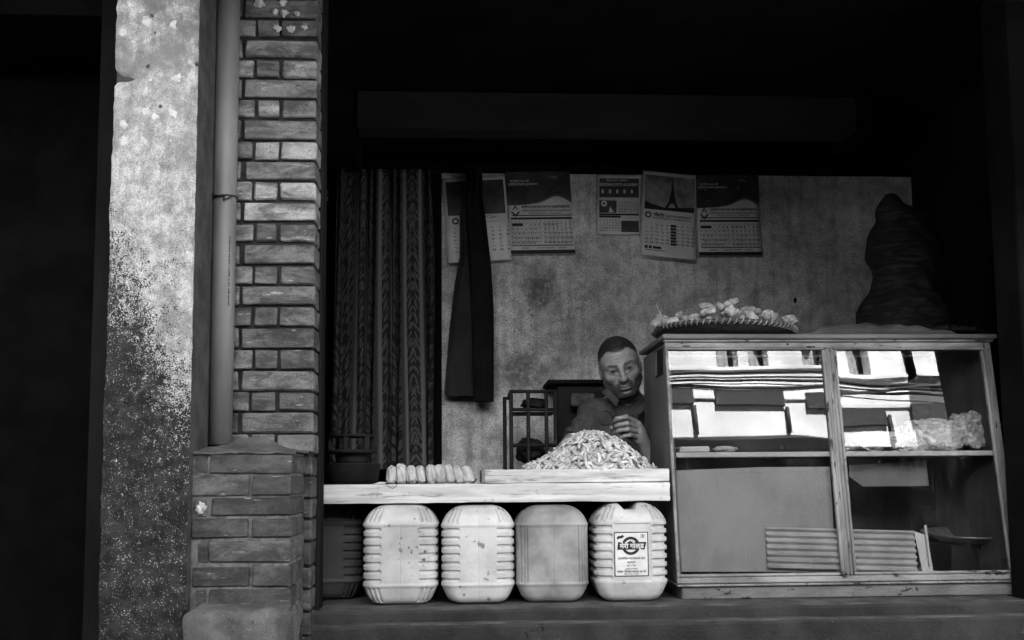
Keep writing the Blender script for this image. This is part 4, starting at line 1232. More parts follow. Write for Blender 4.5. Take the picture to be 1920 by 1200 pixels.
def curtain():
    x0, x1 = at(624, 600, Y_CUR).x, at(812, 600, Y_CUR).x
    zt, zb = at(720, 318, Y_CUR).z, at(720, 880, Y_CUR).z
    nu, nv = 190, 50
    V, UV = [], []
    arc = 0; prev = None
    cols = []
    for i in range(nu + 1):
        u = i / nu
        ph = u * 2 * math.pi * 6 + 1.5 * noise.noise(Vector((u * 5, 0, 0))) * 6
        cols.append((u, ph))
    uvu = [0]
    for i in range(1, nu + 1):
        dx = (x1 - x0) / nu; dy = 0.027 * (math.sin(cols[i][1]) - math.sin(cols[i - 1][1]))
        uvu.append(uvu[-1] + math.hypot(dx, dy))
    for j in range(nv + 1):
        w = j / nv
        for i in range(nu + 1):
            u, ph = cols[i]
            amp = 0.014 + 0.022 * w
            xx = x0 + (x1 - x0) * u + 0.008 * math.sin(ph * 2 + 3 * w) * w + (0.012 if u > 0.97 else 0) * math.sin(w * 5) + (-0.03 * (1 - w) + 0.02 * w) * (u - 0.5)
            V.append((xx, Y_CUR + amp * math.sin(ph + 1.5 * noise.noise(Vector((u * 4, w * 1.6, 1)))) + 0.01 * noise.noise(Vector((u * 9, w * 3, 4))), zt + (zb - zt) * w))
            UV.append((uvu[i], (zt - zb) * (1 - w)))
    Fc = [(j * (nu + 1) + i, j * (nu + 1) + i + 1, (j + 1) * (nu + 1) + i + 1, (j + 1) * (nu + 1) + i) for j in range(nv) for i in range(nu)]
    o = mesh_obj('curtain', V, Fc, M_curtain, None, True)
    uvl = o.data.uv_layers.new(name='UVMap')
    for lp in o.data.loops: uvl.data[lp.index].uv = UV[lp.vertex_index]
    sol = o.modifiers.new('thickness', 'SOLIDIFY'); sol.thickness = 0.002
    return o
tag(curtain(), 'dark curtain with leafy stripes hanging in the back doorway', 'curtain')
tag(tube('curtain_rod', [(X_LEFT, Y_CUR, at(700, 322, Y_CUR).z), (at(826, 320, Y_CUR).x, Y_CUR, at(700, 322, Y_CUR).z)], 0.006, M_iron), 'thin dark rod carrying the leafy curtain', 'curtain rod')
dfr = thing('door_frame', (-0.4, 4.7, 0.2), 'black wooden frame of the back doorway behind the curtain', 'door frame')
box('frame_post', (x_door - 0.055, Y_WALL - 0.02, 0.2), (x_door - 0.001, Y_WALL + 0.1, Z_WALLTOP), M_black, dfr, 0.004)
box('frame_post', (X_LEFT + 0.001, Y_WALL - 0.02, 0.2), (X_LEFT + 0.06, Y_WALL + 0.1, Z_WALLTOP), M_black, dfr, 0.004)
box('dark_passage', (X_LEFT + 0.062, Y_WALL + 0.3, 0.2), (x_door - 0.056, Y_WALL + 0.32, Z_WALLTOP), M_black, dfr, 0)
sw = thing('wall_switch', (at(612, 368, 4.5).x, 4.5, 1.9), 'small dark switch plate on the wall just behind the brick pillar', 'switch')
p = at(613, 368, 4.5)
box('plate', (p.x - 0.012, 4.49, p.z - 0.035), (p.x + 0.012, 4.5, p.z + 0.035), M_jamb, sw, 0.002)
for k in (-1, 1): box('rocker', (p.x - 0.006, 4.484, p.z + k * 0.016 - 0.009), (p.x + 0.006, 4.4895, p.z + k * 0.016 + 0.009), M_pvc, sw, 0.001)

# ------------------------------------------------------------------ dark trousers hanging on the wall
M_trouser = grey('dark_trouser_cloth', 0.006, 0.012, 9, 0.95, 0.4, 260, spec=0.1)
M_trouser2 = grey('paler_trouser_cloth', 0.022, 0.04, 6, 0.95, 0.4, 260, specks=(0.08, 0.2, 60), spec=0.1)  # paler cloth tone for the rear leg
def cloth_leg(name, outline, Y, thick, mat, parent, seed):
    """outline: rows of (y_px, x_left_px, x_right_px) from waist to hem."""
    V, Fc = [], []
    n = 20
    rows_ = []
    for (a, b) in zip(outline, outline[1:]):
        for t in np.linspace(0, 1, 7)[:-1]:
            rows_.append([a[k] + (b[k] - a[k]) * t for k in range(3)])
    rows_.append(list(outline[-1]))
    for (py, xa, xb) in rows_:
        A, Bp = at(xa, py, Y), at(xb, py, Y)
        for k in range(n):
            a = 2 * math.pi * k / n
            s = math.copysign(abs(math.cos(a)) ** 0.8, math.cos(a))
            fold = 0.016 * math.sin(s * 8 + seed + py * 0.008) + 0.03 * noise.noise(Vector((s * 2.5, py * 0.01, seed)))
            V.append(((A.x + Bp.x) / 2 + s * (Bp.x - A.x) / 2, Y + math.sin(a) * thick + (fold if math.sin(a) < 0 else 0), A.z + (Bp.z - A.z) * (s + 1) / 2))
    for i in range(len(rows_) - 1):
        for k in range(n):
            Fc.append((i * n + k, i * n + (k + 1) % n, (i + 1) * n + (k + 1) % n, (i + 1) * n + k))
    Fc.append(tuple(range(n))); Fc.append(tuple(range((len(rows_) - 1) * n, len(rows_) * n))[::-1])
    return mesh_obj(name, V, Fc, mat, parent, True)
tr_ = thing('hanging_trousers', at(885, 745, 4.6), 'dark pair of trousers hanging on the wall in front of a calendar', 'trousers')
cloth_leg('trouser_leg', [(322, 883, 903), (345, 880, 905), (372, 872, 905), (420, 874, 912), (500, 880, 921), (585, 884, 926), (680, 886, 926), (753, 889, 926)], 4.59, 0.03, M_trouser, tr_, 1.0)
cloth_leg('trouser_leg', [(322, 874, 894), (345, 872, 895), (372, 866, 892), (407, 862, 892), (480, 862, 900), (530, 853, 900), (613, 843, 900), (736, 833, 900), (743, 836, 898)], 4.635, 0.02, M_trouser2, tr_, 4.0)
cloth_leg('waistband', [(318, 873, 904), (334, 874, 905)], 4.60, 0.045, M_trouser, tr_, 2.0)

# ------------------------------------------------------------------ calendars
M_cal = grey('calendar_paper', 0.52, 0.66, 6, 0.6, 0.08, 60)
M_cal_dark = grey('calendar_picture', 0.03, 0.07, 14, 0.5, 0.0, specks=(0.25, 0.16, 18))
M_cal_mid = grey('calendar_grey', 0.16, 0.26, 12, 0.5, 0.0)
M_cal_sky = grey('calendar_sky_photo', 0.03, 0.4, 11, 0.5, 0.0, edge=0.5)
M_cal_light = grey('calendar_white_print', 0.65, 0.75, 8, 0.6, 0.0)
NUM = '०१२३४५६७८९'
def num(n): return ''.join(NUM[int(c)] for c in str(n))
class Sheet:
    def __init__(s, name, corners, label, curl=0.02, lift=0.004, skew=0.0):
        """corners: frame points of the top-left, top-right and bottom-left corner on the wall."""
        s.A, s.B, s.C = [at(px, py, Y_WALL - 0.006) for px, py in corners]
        s.w = (s.B - s.A).length; s.h = (s.C - s.A).length
        s.eu = (s.B - s.A).normalized(); s.ev = (s.C - s.A).normalized()
        s.curl, s.lift = curl, lift
        s.o = thing(name, s.C, label, 'calendar', 'calendars on the back wall')
        n, m = 10, 24
        V = [s.place(s.w * i / n, s.h * j / m, 0) for j in range(m + 1) for i in range(n + 1)]
        Fc = [(j * (n + 1) + i, j * (n + 1) + i + 1, (j + 1) * (n + 1) + i + 1, (j + 1) * (n + 1) + i) for j in range(m) for i in range(n)]
        sh_ = mesh_obj('sheet', V, Fc, M_cal, s.o, True)
        sd = sh_.modifiers.new('thickness', 'SOLIDIFY'); sd.thickness = 0.0012; sd.offset = 1.0
    def place(s, u, v, layer):
        p = s.A + s.eu * u + s.ev * v
        t = v / s.h
        y = p.y - s.lift - s.curl * max(0, t - 0.45) ** 2 - layer * 0.0012
        return (p.x, y, p.z)
    def grid_rect(s, pr, u0, v0, u1, v1, n=6):
        for j in range(n):                       # strips, so that print follows the curl
            pr.rect(u0, v0 + (v1 - v0) * j / n, u1, v0 + (v1 - v0) * (j + 1) / n)
    def put(s, pr, name, mat, layer):
        return pr.build(name, mat, s.o, s.place, layer)
def numerals(pr, u0, v0, cw, ch, cols_, rows_, start, size, skip=0, maxn=31):
    n = start
    for r_ in range(rows_):
        for c_ in range(cols_):
            if r_ * cols_ + c_ < skip: continue
            if n > maxn: n = 1
            pr.text(num(n), u0 + (c_ + 0.5) * cw, v0 + (r_ + 0.72) * ch, size, None, 'c', 0.03)
            n += 1
def coop_calendar(name, corners, label):
    s = Sheet(name, corners, label, 0.05)
    w, h = s.w, s.h
    pic = Print(); n = 24
    def wave(u): return h * (0.40 - 0.10 * math.exp(-((u - 0.78) / 0.2) ** 2) + 0.008 * math.cos(u * 6))
    for i in range(n):
        a, b = i / n, (i + 1) / n
        pic.poly([(w * a, 0), (w * b, 0), (w * b, wave(b)), (w * a, wave(a))])
    s.put(pic, 'picture', M_cal_dark, 1)
    sw_ = Print()
    for i in range(n):
        a, b = i / n, (i + 1) / n
        for off in (0.022, 0.045):
            if a > 0.35: sw_.poly([(w * a, wave(a) - h * off * (a - 0.3) - h * 0.004), (w * b, wave(b) - h * off * (b - 0.3) - h * 0.004), (w * b, wave(b) - h * off * (b - 0.3)), (w * a, wave(a) - h * off * (a - 0.3))])
    for k in range(7):
        sw_.poly([(w * (0.66 + 0.016 * k), h * (0.07 - 0.008 * (k % 3))), (w * (0.675 + 0.016 * k), h * 0.055), (w * (0.69 + 0.02 * k), h * (0.08 + 0.004 * k))])
    s.put(sw_, 'picture_lines', M_cal_mid, 2)
    t = Print()
    t.text('नव वर्ष २०७० को', w * 0.05, h * 0.125, h * 0.034, w * 0.30)
    t.text('हार्दिक मंगलमय शुभकामना !'.replace('दि', 'िद'), w * 0.03, h * 0.165, h * 0.036, w * 0.46)
    s.put(t, 'greeting', M_cal_light, 2)
    k = Print()
    k.poly([(w * 0.05, h * 0.47), (w * 0.115, h * 0.52), (w * 0.18, h * 0.47), (w * 0.18, h * 0.495), (w * 0.115, h * 0.55), (w * 0.05, h * 0.495)])
    k.poly([(w * 0.07, h * 0.46), (w * 0.115, h * 0.405), (w * 0.16, h * 0.46), (w * 0.145, h * 0.465), (w * 0.115, h * 0.43), (w * 0.085, h * 0.465)])
    k.rect(w * 0.112, h * 0.385, w * 0.118, h * 0.41)
    k.text('आर्थिक सन्चार बचत तथा ऋण सहकारी संस्था लि.'.replace('थि', 'िथ').replace('लि', 'िल'), w * 0.21, h * 0.442, h * 0.042, w * 0.755, 'l', 0.02)
    k.text('Aarthik Sanchar Saving and Credit Cooperative Ltd.', w * 0.21, h * 0.482, h * 0.036, w * 0.755)
    k.text('Kathmandu, Nepal', w * 0.32, h * 0.512, h * 0.024, w * 0.5)
    k.rect(w * 0.06, h * 0.525, w * 0.985, h * 0.537)
    k.rect(w * 0.04, h * 0.555, w * 0.985, h * 0.58)
    k.rect(w * 0.05, h * 0.625, w * 0.22, h * 0.66)
    k.rect(w * 0.04, h * 0.895, w * 0.985, h * 0.905)
    s.grid_rect(k, 0, h * 0.955, w, h, 2)
    numerals(k, w * 0.04, h * 0.615, w * 0.066, h * 0.055, 7, 5, 1, h * 0.042, 3)
    numerals(k, w * 0.53, h * 0.615, w * 0.065, h * 0.055, 7, 5, 28, h * 0.042, 0, 31)
    for c_ in range(15): k.rect(w * (0.04 + c_ * 0.0647), h * 0.585, w * (0.0425 + c_ * 0.0647), h * 0.892)
    for r_ in range(6): k.rect(w * 0.04, h * (0.612 + r_ * 0.055), w * 0.985, h * (0.6138 + r_ * 0.055))
    for c_ in (0.18, 0.42, 0.56, 0.75): k.text('बचत ऋण', w * c_, h * 0.94, h * 0.028, w * 0.12)
    s.put(k, 'print', M_ink, 2)
    return s
coop_calendar('wall_calendar', [(948, 323), (1068, 322), (957, 478)], 'calendar with a dark wave picture, between the trousers and the bare wall')
coop_calendar('wall_calendar', [(1304, 329), (1421, 329), (1309, 481)], 'rightmost calendar with a dark wave picture, overlapped with the tower calendar')
# small school calendar
s = Sheet('wall_calendar', [(1120, 328), (1200, 329), (1119, 440)], 'smallest calendar, headed BUDDHA JYOTI ACADEMY, with small photos', 0.02)
w, h = s.w, s.h
d = Print(); d.rect(w * 0.05, h * 0.06, w * 0.97, h * 0.38); d.rect(w * 0.05, h * 0.43, w * 0.45, h * 0.64); d.rect(w * 0.56, h * 0.77, w * 0.97, h * 0.96)
s.put(d, 'photo', M_cal_dark, 1)
t = Print(); t.text('BUDDHA JYOTI ACADEMY', w * 0.07, h * 0.185, h * 0.062, w * 0.88, 'l', 0.03); t.text('विद्यालय परिवार'.replace('वि', 'िव').replace('रि', 'िर'), w * 0.2, h * 0.11, h * 0.04, w * 0.5)
for k_ in range(5): t.rect(w * (0.1 + 0.17 * k_), h * 0.25, w * (0.15 + 0.17 * k_), h * 0.31)
t.ring(w * 0.16, h * 0.485, w * 0.03, w * 0.07, 16); t.poly([(w * 0.27, h * 0.63), (w * 0.3, h * 0.53), (w * 0.36, h * 0.6), (w * 0.4, h * 0.63)])
s.put(t, 'heading', M_cal_light, 2)
k = Print(); k.rect(w * 0.05, h * 0.65, w * 0.97, h * 0.68); k.rect(w * 0.05, h * 0.685, w * 0.55, h * 0.72)
numerals(k, w * 0.48, h * 0.44, w * 0.07, h * 0.04, 7, 5, 1, h * 0.04)
numerals(k, w * 0.05, h * 0.75, w * 0.07, h * 0.042, 7, 5, 1, h * 0.04)
s.put(k, 'print', M_ink, 1)
# calendar with a tower photograph
s = Sheet('wall_calendar', [(1205, 320), (1306, 330), (1199, 482)], 'tilted calendar with a tower photograph, its lower edge curling pale', 0.16)
w, h = s.w * 1.08, s.h
d = Print(); d.rect(w * 0.05, h * 0.04, w * 0.90, h * 0.44); s.put(d, 'photo', M_cal_sky, 1)
t = Print()
tc = 0.52
for (v0, v1, a0, a1) in ((0.05, 0.12, 0.006, 0.010), (0.12, 0.25, 0.012, 0.03), (0.25, 0.34, 0.035, 0.06)):
    t.poly([(w * (tc - a0), h * v0), (w * (tc + a0), h * v0), (w * (tc + a1), h * v1), (w * (tc - a1), h * v1)])
for sgn in (-1, 1):
    t.poly([(w * (tc + sgn * 0.02), h * 0.34), (w * (tc + sgn * 0.065), h * 0.34), (w * (tc + sgn * 0.14), h * 0.43), (w * (tc + sgn * 0.085), h * 0.43)])
t.rect(w * (tc - 0.07), h * 0.335, w * (tc + 0.07), h * 0.35)
t.poly([(w * 0.05, h * 0.35), (w * 0.2, h * 0.38), (w * 0.4, h * 0.41), (w * 0.9, h * 0.38), (w * 0.9, h * 0.44), (w * 0.05, h * 0.44)])
s.put(t, 'tower_silhouette', M_ink, 2)
k = Print()
k.ring(w * 0.12, h * 0.505, w * 0.03, w * 0.055, 20)
k.text('सिकटदीप', w * 0.2, h * 0.515, h * 0.05, w * 0.2, 'l', 0.04); k.text('बहुउद्देश्यीय सहकारी संस्था लि.'.replace('लि', 'िल'), w * 0.42, h * 0.515, h * 0.035, w * 0.44, 'l', 0.02)
k.text('MULTIPURPOSE CO-OPERATIVE LTD.', w * 0.2, h * 0.545, h * 0.026, w * 0.64, 'l', 0.02)
numerals(k, w * 0.05, h * 0.60, w * 0.088, h * 0.043, 5, 6, 1, h * 0.036, 1)
numerals(k, w * 0.58, h * 0.60, w * 0.085, h * 0.043, 4, 6, 5, h * 0.036)
for r_ in range(7): k.rect(w * 0.50, h * (0.60 + r_ * 0.037), w * 0.60, h * (0.63 + r_ * 0.037))
k.rect(w * 0.06, h * 0.875, w * 0.11, h * 0.91); k.rect(w * 0.13, h * 0.875, w * 0.18, h * 0.91); k.rect(w * 0.2, h * 0.88, w * 0.34, h * 0.91); k.rect(w * 0.06, h * 0.925, w * 0.4, h * 0.932)
s.put(k, 'print', M_ink, 1)
# calendar half hidden by the trousers
s = Sheet('wall_calendar', [(829, 336), (946, 330), (841, 496)], 'calendar half hidden behind the hanging trousers, its corner curling', 0.10)
w, h = s.w, s.h
d = Print(); d.rect(w * 0.05, h * 0.04, w * 0.97, h * 0.44); s.put(d, 'photo', M_cal_dark, 1)
k = Print(); k.ring(w * 0.16, h * 0.505, w * 0.03, w * 0.055, 20)
k.text('१५ २०७०', w * 0.64, h * 0.49, h * 0.04, w * 0.18); k.frame(w * 0.60, h * 0.455, w * 0.86, h * 0.53, h * 0.004)
numerals(k, w * 0.08, h * 0.58, w * 0.12, h * 0.045, 8, 7, 1, h * 0.036)
s.put(k, 'print', M_ink, 1)
# dried blob high on the bare wall
p = at(1491, 563, Y_WALL)
bm = bmesh.new(); bmesh.ops.create_icosphere(bm, subdivisions=3, radius=1)
for v in bm.verts: v.co = Vector((v.co.x * 0.009, v.co.y * 0.006, v.co.z * 0.014)) * (1 + 0.3 * noise.noise(v.co * 2)) + p
tag(bm_obj('wall_nail_hole', bm, M_iron, None, True), 'single dark hole in the bare wall above the basket', 'hole')

# ------------------------------------------------------------------ iron rack and boxes behind the table
rack = thing('iron_rack', at(990, 872, 4.2), 'dark iron rack of upright bars behind the heap of strips', 'rack')
Yr = 4.2
M_rust = grey('rusty_iron', 0.008, 0.018, 25, 0.7, 0.5, 120, specks=(0.35, 0.12, 50))
def bar(p, q, r, mat=M_rust, par=rack, name='bar'): return tube(name, [p, q], r, mat, par, 8)
zlo = at(990, 885, Yr).z - 0.25
for (px, Yq, top) in ((958, Yr, 732), (990, Yr, 734), (1024, Yr, 735), (946, Yr + 0.18, 745), (1041, Yr, 735)):
    a = at(px, top, Yq); bar((a.x, Yq, zlo), a, 0.009, M_rust, rack, 'upright')
for (y_, Yq, xa, xb) in ((734, Yr, 956, 1043), (768, Yr, 958, 1043), (835, Yr, 958, 1043), (747, Yr + 0.18, 944, 962)):
    bar(at(xa, y_, Yq), at(xb, y_, Yq), 0.008, M_rust, rack, 'rung')
for (px, y_) in ((958, 734), (1041, 734)):
    a = at(px, y_, Yr); bar(a, (a.x, Yr + 0.2, a.z), 0.008, M_rust, rack, 'rung')
box('rack_floor', (at(958, 772, Yr).x, Yr + 0.01, at(958, 772, Yr).z - 0.006), (at(1041, 772, Yr).x, Yr + 0.2, at(958, 772, Yr).z), M_iron, rack, 0.001)
def lump(name, c, r, mat, lab, cat, seed=0, amp=0.3, freq=1.6, group=None, power=1.0, sub=4):
    bm = bmesh.new(); bmesh.ops.create_icosphere(bm, subdivisions=sub, radius=1)
    for v in bm.verts:
        n = v.co.copy()
        k = 1 + amp * noise.noise(n * freq + Vector((seed, seed * 2, 0))) + amp * 0.4 * noise.noise(n * freq * 3 + Vector((0, seed, 0)))
        s_ = [math.copysign(abs(q) ** power, q) for q in n]
        v.co = Vector((s_[0] * r[0], s_[1] * r[1], s_[2] * r[2])) * k
    o = bm_obj(name, bm, mat, None, True)
    o.location = c
    return tag(o, lab, cat, group)
M_darkcloth = grey('dark_sack_cloth', 0.01, 0.025, 8, 0.9, 0.5, 90, spec=0.1)
c = at(1003, 757, Yr + 0.1); lump('cloth_bundle', c, (0.06, 0.05, 0.026), M_darkcloth, 'dark cloth bundle on top of the iron rack', 'bundle', 3)
c = at(995, 845, Yr + 0.1); lump('cloth_bundle', c, (0.065, 0.06, 0.06), M_darkcloth, 'dark cloth bundle low inside the iron rack', 'bundle', 9)
cr = thing('wooden_crate', at(1085, 880, 4.45), 'dark wooden crate behind the seated man', 'crate')
a, b = at(1046, 745, 4.42), at(1145, 720, 4.42)
M_crate = grey('dark_crate_wood', 0.008, 0.018, 7, 0.8, 0.4, 80, stretch=(0.3, 1, 1))
box('crate_body', (a.x, 4.44, zlo), (b.x, 4.66, b.z), M_crate, cr, 0.004)
box('crate_lid', (at(1026, 722, 4.42).x, 4.40, b.z + 0.0005), (b.x + 0.02, 4.67, b.z + 0.02), M_jamb, cr, 0.004)
bk = at(1088, 752, 4.36)
tag(box('wood_block', (bk.x - 0.042, 4.34, bk.z - 0.03), (bk.x + 0.07, 4.40, bk.z + 0.035), grey('rough_wood_block', 0.04, 0.13, 20, 0.9, 0.7, 90), None, 0.006, 0.004), 'rough wood block on the crate beside the man\'s shoulder', 'block')

# ------------------------------------------------------------------ black stove and pan at the left end of the table
stv = thing('stove', at(660, 904, 3.42), 'black round stove with a pan support at the left end of the table', 'stove')
Ys = 3.44
cx = at(660, 880, Ys).x
rS = (at(714, 880, Ys).x - at(606, 880, Ys).x) / 2
zt_ = at(660, 869, Ys - rS).z
lathe('stove_bowl', [(rS * 0.72, 0.0), (rS * 0.9, 0.012), (rS, zt_ - z_tab - 0.004), (rS * 1.02, zt_ - z_tab), (rS * 0.95, zt_ - z_tab), (rS * 0.9, zt_ - z_tab - 0.01)], M_iron, stv, 48, (cx, Ys, z_tab + 0.001))
zr1 = at(655, 848, Ys).z; zr2 = at(655, 818, Ys).z
lathe('burner_ring', [(rS * 0.62, 0), (rS * 0.88, 0), (rS * 0.88, 0.012), (rS * 0.62, 0.012)], M_iron, stv, 40, (cx, Ys, zr1 - 0.004))
lathe('burner_drum', [(rS * 0.55, 0), (rS * 0.6, zr1 - zt_ + 0.01), (rS * 0.4, zr1 - zt_ + 0.012)], M_iron, stv, 32, (cx, Ys, zt_ - 0.012))
lathe('pan_ring', [(rS * 0.7, 0), (rS * 0.8, 0), (rS * 0.8, 0.009), (rS * 0.7, 0.009)], M_iron, stv, 40, (cx - 0.005, Ys, zr2 - 0.004))
for a_ in (20, 140, 260, 200, 320):
    x, y = cx + rS * 0.75 * math.cos(R(a_)), Ys + rS * 0.75 * math.sin(R(a_))
    box('pan_support', (x - 0.008, y - 0.004, zr1 + 0.008), (x + 0.008, y + 0.004, zr2 - 0.003), M_iron, stv, 0.001)

# ------------------------------------------------------------------ bamboo tray of ginger-like lumps on the cabinet
M_bamboo = grey('woven_bamboo', 0.025, 0.07, 40, 0.75, 0.6, 160, stretch=(1, 1, 2), specks=(0.25, 0.32, 90))
M_binding = grey('bamboo_binding', 0.10, 0.3, 50, 0.7, 0.4, 160)
zc_top = z_tt
Ybk = 3.545
rB = 0.268
cb = at(1356, 615, Ybk).x
tilt = Matrix.Translation((cb, Ybk, zc_top + 0.032)) @ Matrix.Rotation(R(1.8), 4, 'Y')
bsk = thing('bamboo_tray', (cb, Ybk, zc_top), 'round woven bamboo tray on the cabinet, holding knobbly pale pieces', 'tray')
V, Fc = lathe_data([(0.001, -0.021), (rB * 0.55, -0.0215), (rB * 0.82, -0.016), (rB * 0.97, 0.006), (rB * 1.0, 0.012), (rB * 0.965, 0.012), (rB * 0.8, -0.010), (rB * 0.55, -0.0145), (0.001, -0.0145)], 72)
mesh_obj('woven_dish', V, Fc, M_bamboo, bsk, True, tilt)
pts = [(rB * 0.99 * math.cos(a), rB * 0.99 * math.sin(a), 0.013) for a in np.linspace(0, 2 * math.pi, 80)]
mesh_obj('rim_hoop', *tube_data(pts, 0.0085, 8), M_bamboo, bsk, True, tilt)
pts = []
for i in range(900):
    a = 2 * math.pi * i / 900; b_ = a * 75
    pts.append(((rB * 0.99 + 0.010 * math.cos(b_)) * math.cos(a), (rB * 0.99 + 0.010 * math.cos(b_)) * math.sin(a), 0.013 + 0.010 * math.sin(b_)))
mesh_obj('rim_binding', *tube_data(pts, 0.0026, 5), M_binding, bsk, True, tilt)
M_ginger = grey('knobbly_root', 0.2, 0.45, 45, 0.75, 0.5, 120, specks=(0.3, 0.06, 60), rnd=0.2)
def knob_mesh(seed):
    r_ = random.Random(seed)
    F = Field(np.arange(-0.05, 0.05, 0.0026), np.arange(-0.035, 0.035, 0.0026), np.arange(-0.035, 0.035, 0.0026))
    L = r_.uniform(0.010, 0.024); r0 = r_.uniform(0.011, 0.016)
    bend = r_.uniform(-0.008, 0.008)
    cap(F, (-L, 0, 0), (0, bend, r_.uniform(-0.003, 0.005)), r0 * r_.uniform(0.7, 1), r0, 0.0)
    cap(F, (0, bend, 0), (L, 0, 0), r0, r0 * r_.uniform(0.6, 0.95), 0.006)
    for k in range(r_.randint(1, 3)):
        c = Vector((r_.uniform(-L, L), r_.uniform(-0.004, 0.004), 0)); d_ = Vector((r_.uniform(-.5, .5), r_.uniform(-1, 1), r_.uniform(-1, 1))).normalized()
        cap(F, c, c + d_ * r_.uniform(0.008, 0.016), r0 * 0.7, r0 * 0.45, 0.007)
    V, Q = F.mesh()
    V = np.array([Vector(v) * (1 + 0.12 * noise.noise(Vector(v) * 110 + Vector((seed, 0, 0)))) for v in V])
    o = np_mesh('root_piece', V, Q, M_ginger); me = o.data; bpy.data.objects.remove(o)
    return me
knobs = [knob_mesh(i) for i in range(8)]
spots = [(1232, 605, 0.0), (1245, 607, 0), (1246, 598, 0.02), (1262, 604, 0), (1272, 592, 0.03), (1287, 600, 0), (1298, 603, 0.02), (1304, 594, 0.04), (1313, 598, 0), (1322, 586, 0.05), (1326, 576, 0.06), (1332, 583, 0.04),
         (1330, 599, 0), (1350, 596, 0), (1352, 576, 0.05), (1357, 588, 0.03), (1371, 568, 0.06), (1372, 583, 0.03), (1374, 596, 0), (1385, 590, 0.02), (1394, 596, 0), (1402, 582, 0.04), (1408, 592, 0), (1421, 585, 0.03), (1424, 596, 0.02),
         (1438, 590, 0), (1445, 597, 0), (1460, 600, 0), (1474, 600, 0), (1483, 600, 0.01)]
for i, (px, py, up) in enumerate(spots):
    Yk = Ybk - 0.09 + (i * 37 % 11) * 0.014 + (0.04 if up > 0.03 else 0)
    p = at(px, py, Yk)
    o = bpy.data.objects.new('root_piece', knobs[i % 8])
    o.location = p
    o.rotation_euler = (random.uniform(0, 6.28), random.uniform(-0.7, 0.7), random.uniform(-1.2, 1.2))
    sc_ = random.uniform(0.85, 1.15); o.scale = (sc_,) * 3
    COL.objects.link(o)
    tag(o, 'knobbly pale root piece heaped on the bamboo tray', 'root', 'knobbly pieces on the bamboo tray')
# hidden bed of the heap so that nothing floats
for i in range(26):
    a = random.uniform(0, 6.28); rr_ = rB * 0.75 * math.sqrt(random.random())
    o = bpy.data.objects.new('root_piece', knobs[i % 8]); o.location = tilt @ Vector((rr_ * math.cos(a), 0.6 * rr_ * math.sin(a), 0.004 + 0.022 * random.random()))
    o.rotation_euler = (random.uniform(0, 6.28), random.uniform(-0.4, 0.4), random.uniform(-3, 3)); COL.objects.link(o)
    tag(o, 'knobbly pale root piece heaped on the bamboo tray', 'root', 'knobbly pieces on the bamboo tray')
p = at(1240, 600, Ybk - 0.1)
tag(tube('dry_stalk', [p, p + Vector((-0.004, 0, 0.028)), p + Vector((-0.013, 0, 0.045)), p + Vector((-0.016, 0, 0.058))], [0.003, 0.002, 0.0014, 0.0008], M_ginger, None, 6), 'thin dry stalk sticking up at the left of the bamboo tray', 'stalk')

# ------------------------------------------------------------------ sacks on the cabinet
def sack_material():
    m, nd, lk, bs = new_mat('black_woven_sack')
    raw, v, _ = _coords(nd, lk)
    mp = nd.new('ShaderNodeMapping'); mp.inputs['Scale'].default_value = (8, 8, 40); lk.new(v, mp.inputs[0])
    n1 = _noise(nd, lk, mp.outputs[0], 1.6, 4, 0.6, 0.8)
    lk.new(_mix(nd, lk, _map(nd, lk, n1, 0.42, 0.7), 0.005, 0.018), bs.inputs['Base Color'])
    bs.inputs['Roughness'].default_value = 0.8; bs.inputs['Specular IOR Level'].default_value = 0.08
    b = nd.new('ShaderNodeBump'); b.inputs['Strength'].default_value = 0.6; b.inputs['Distance'].default_value = 0.006
    lk.new(n1, b.inputs['Height']); lk.new(b.outputs[0], bs.inputs['Normal'])
    return m
M_sack = sack_material()
sk = thing('stuffed_sack', at(1690, 606, 3.62), 'big dark stuffed sack with a tied neck standing on the cabinet', 'sack')
def sack_body():
    F = Field(np.arange(1.0, 1.95, 0.008), np.arange(3.4, 3.86, 0.008), np.arange(zc_top - 0.02, zc_top + 0.62, 0.008))
    def P(px, py, Y=3.62): return at(px, py, Y)
    a, b = P(1690, 560), P(1695, 470)
    r1 = (P(1775, 560).x - P(1605, 560).x) / 2
    F.op(d_ell((a.x, 3.62, zc_top + 0.10), (r1, 0.12, 0.16)), (a.x - r1, 3.45, zc_top - .1), (a.x + r1, 3.8, zc_top + .3))
    F.op(d_ell((b.x, 3.62, b.z), (r1 * 0.82, 0.11, 0.17)), (b.x - r1, 3.45, b.z - .2), (b.x + r1, 3.8, b.z + .2), 0.08)
    t = P(1670, 400)
    cap(F, (b.x - 0.02, 3.62, b.z + 0.12), (t.x, 3.62, t.z), 0.06, 0.035, 0.06)
    ell(F, (t.x, 3.62, t.z + 0.02), (0.045, 0.045, 0.065), 0.03)
    X, Y, Z = F.xs[:, None, None], F.ys[None, :, None], F.zs[None, None, :]
    F.F += 0.006 * np.sin(Z * 55 + 3 * np.sin(X * 14)) * np.sin(X * 19 + Z * 7)
    F.F = np.maximum(F.F, (zc_top + 0.002) - Z)
    return F.mesh()
V, Q = sack_body(); np_mesh('sack_body', V, Q, M_sack, sk)
M_flat = grey('folded_sack_cloth', 0.04, 0.10, 7, 0.85, 0.4, 140, stretch=(0.5, 1, 1), specks=(0.2, 0.02, 16))
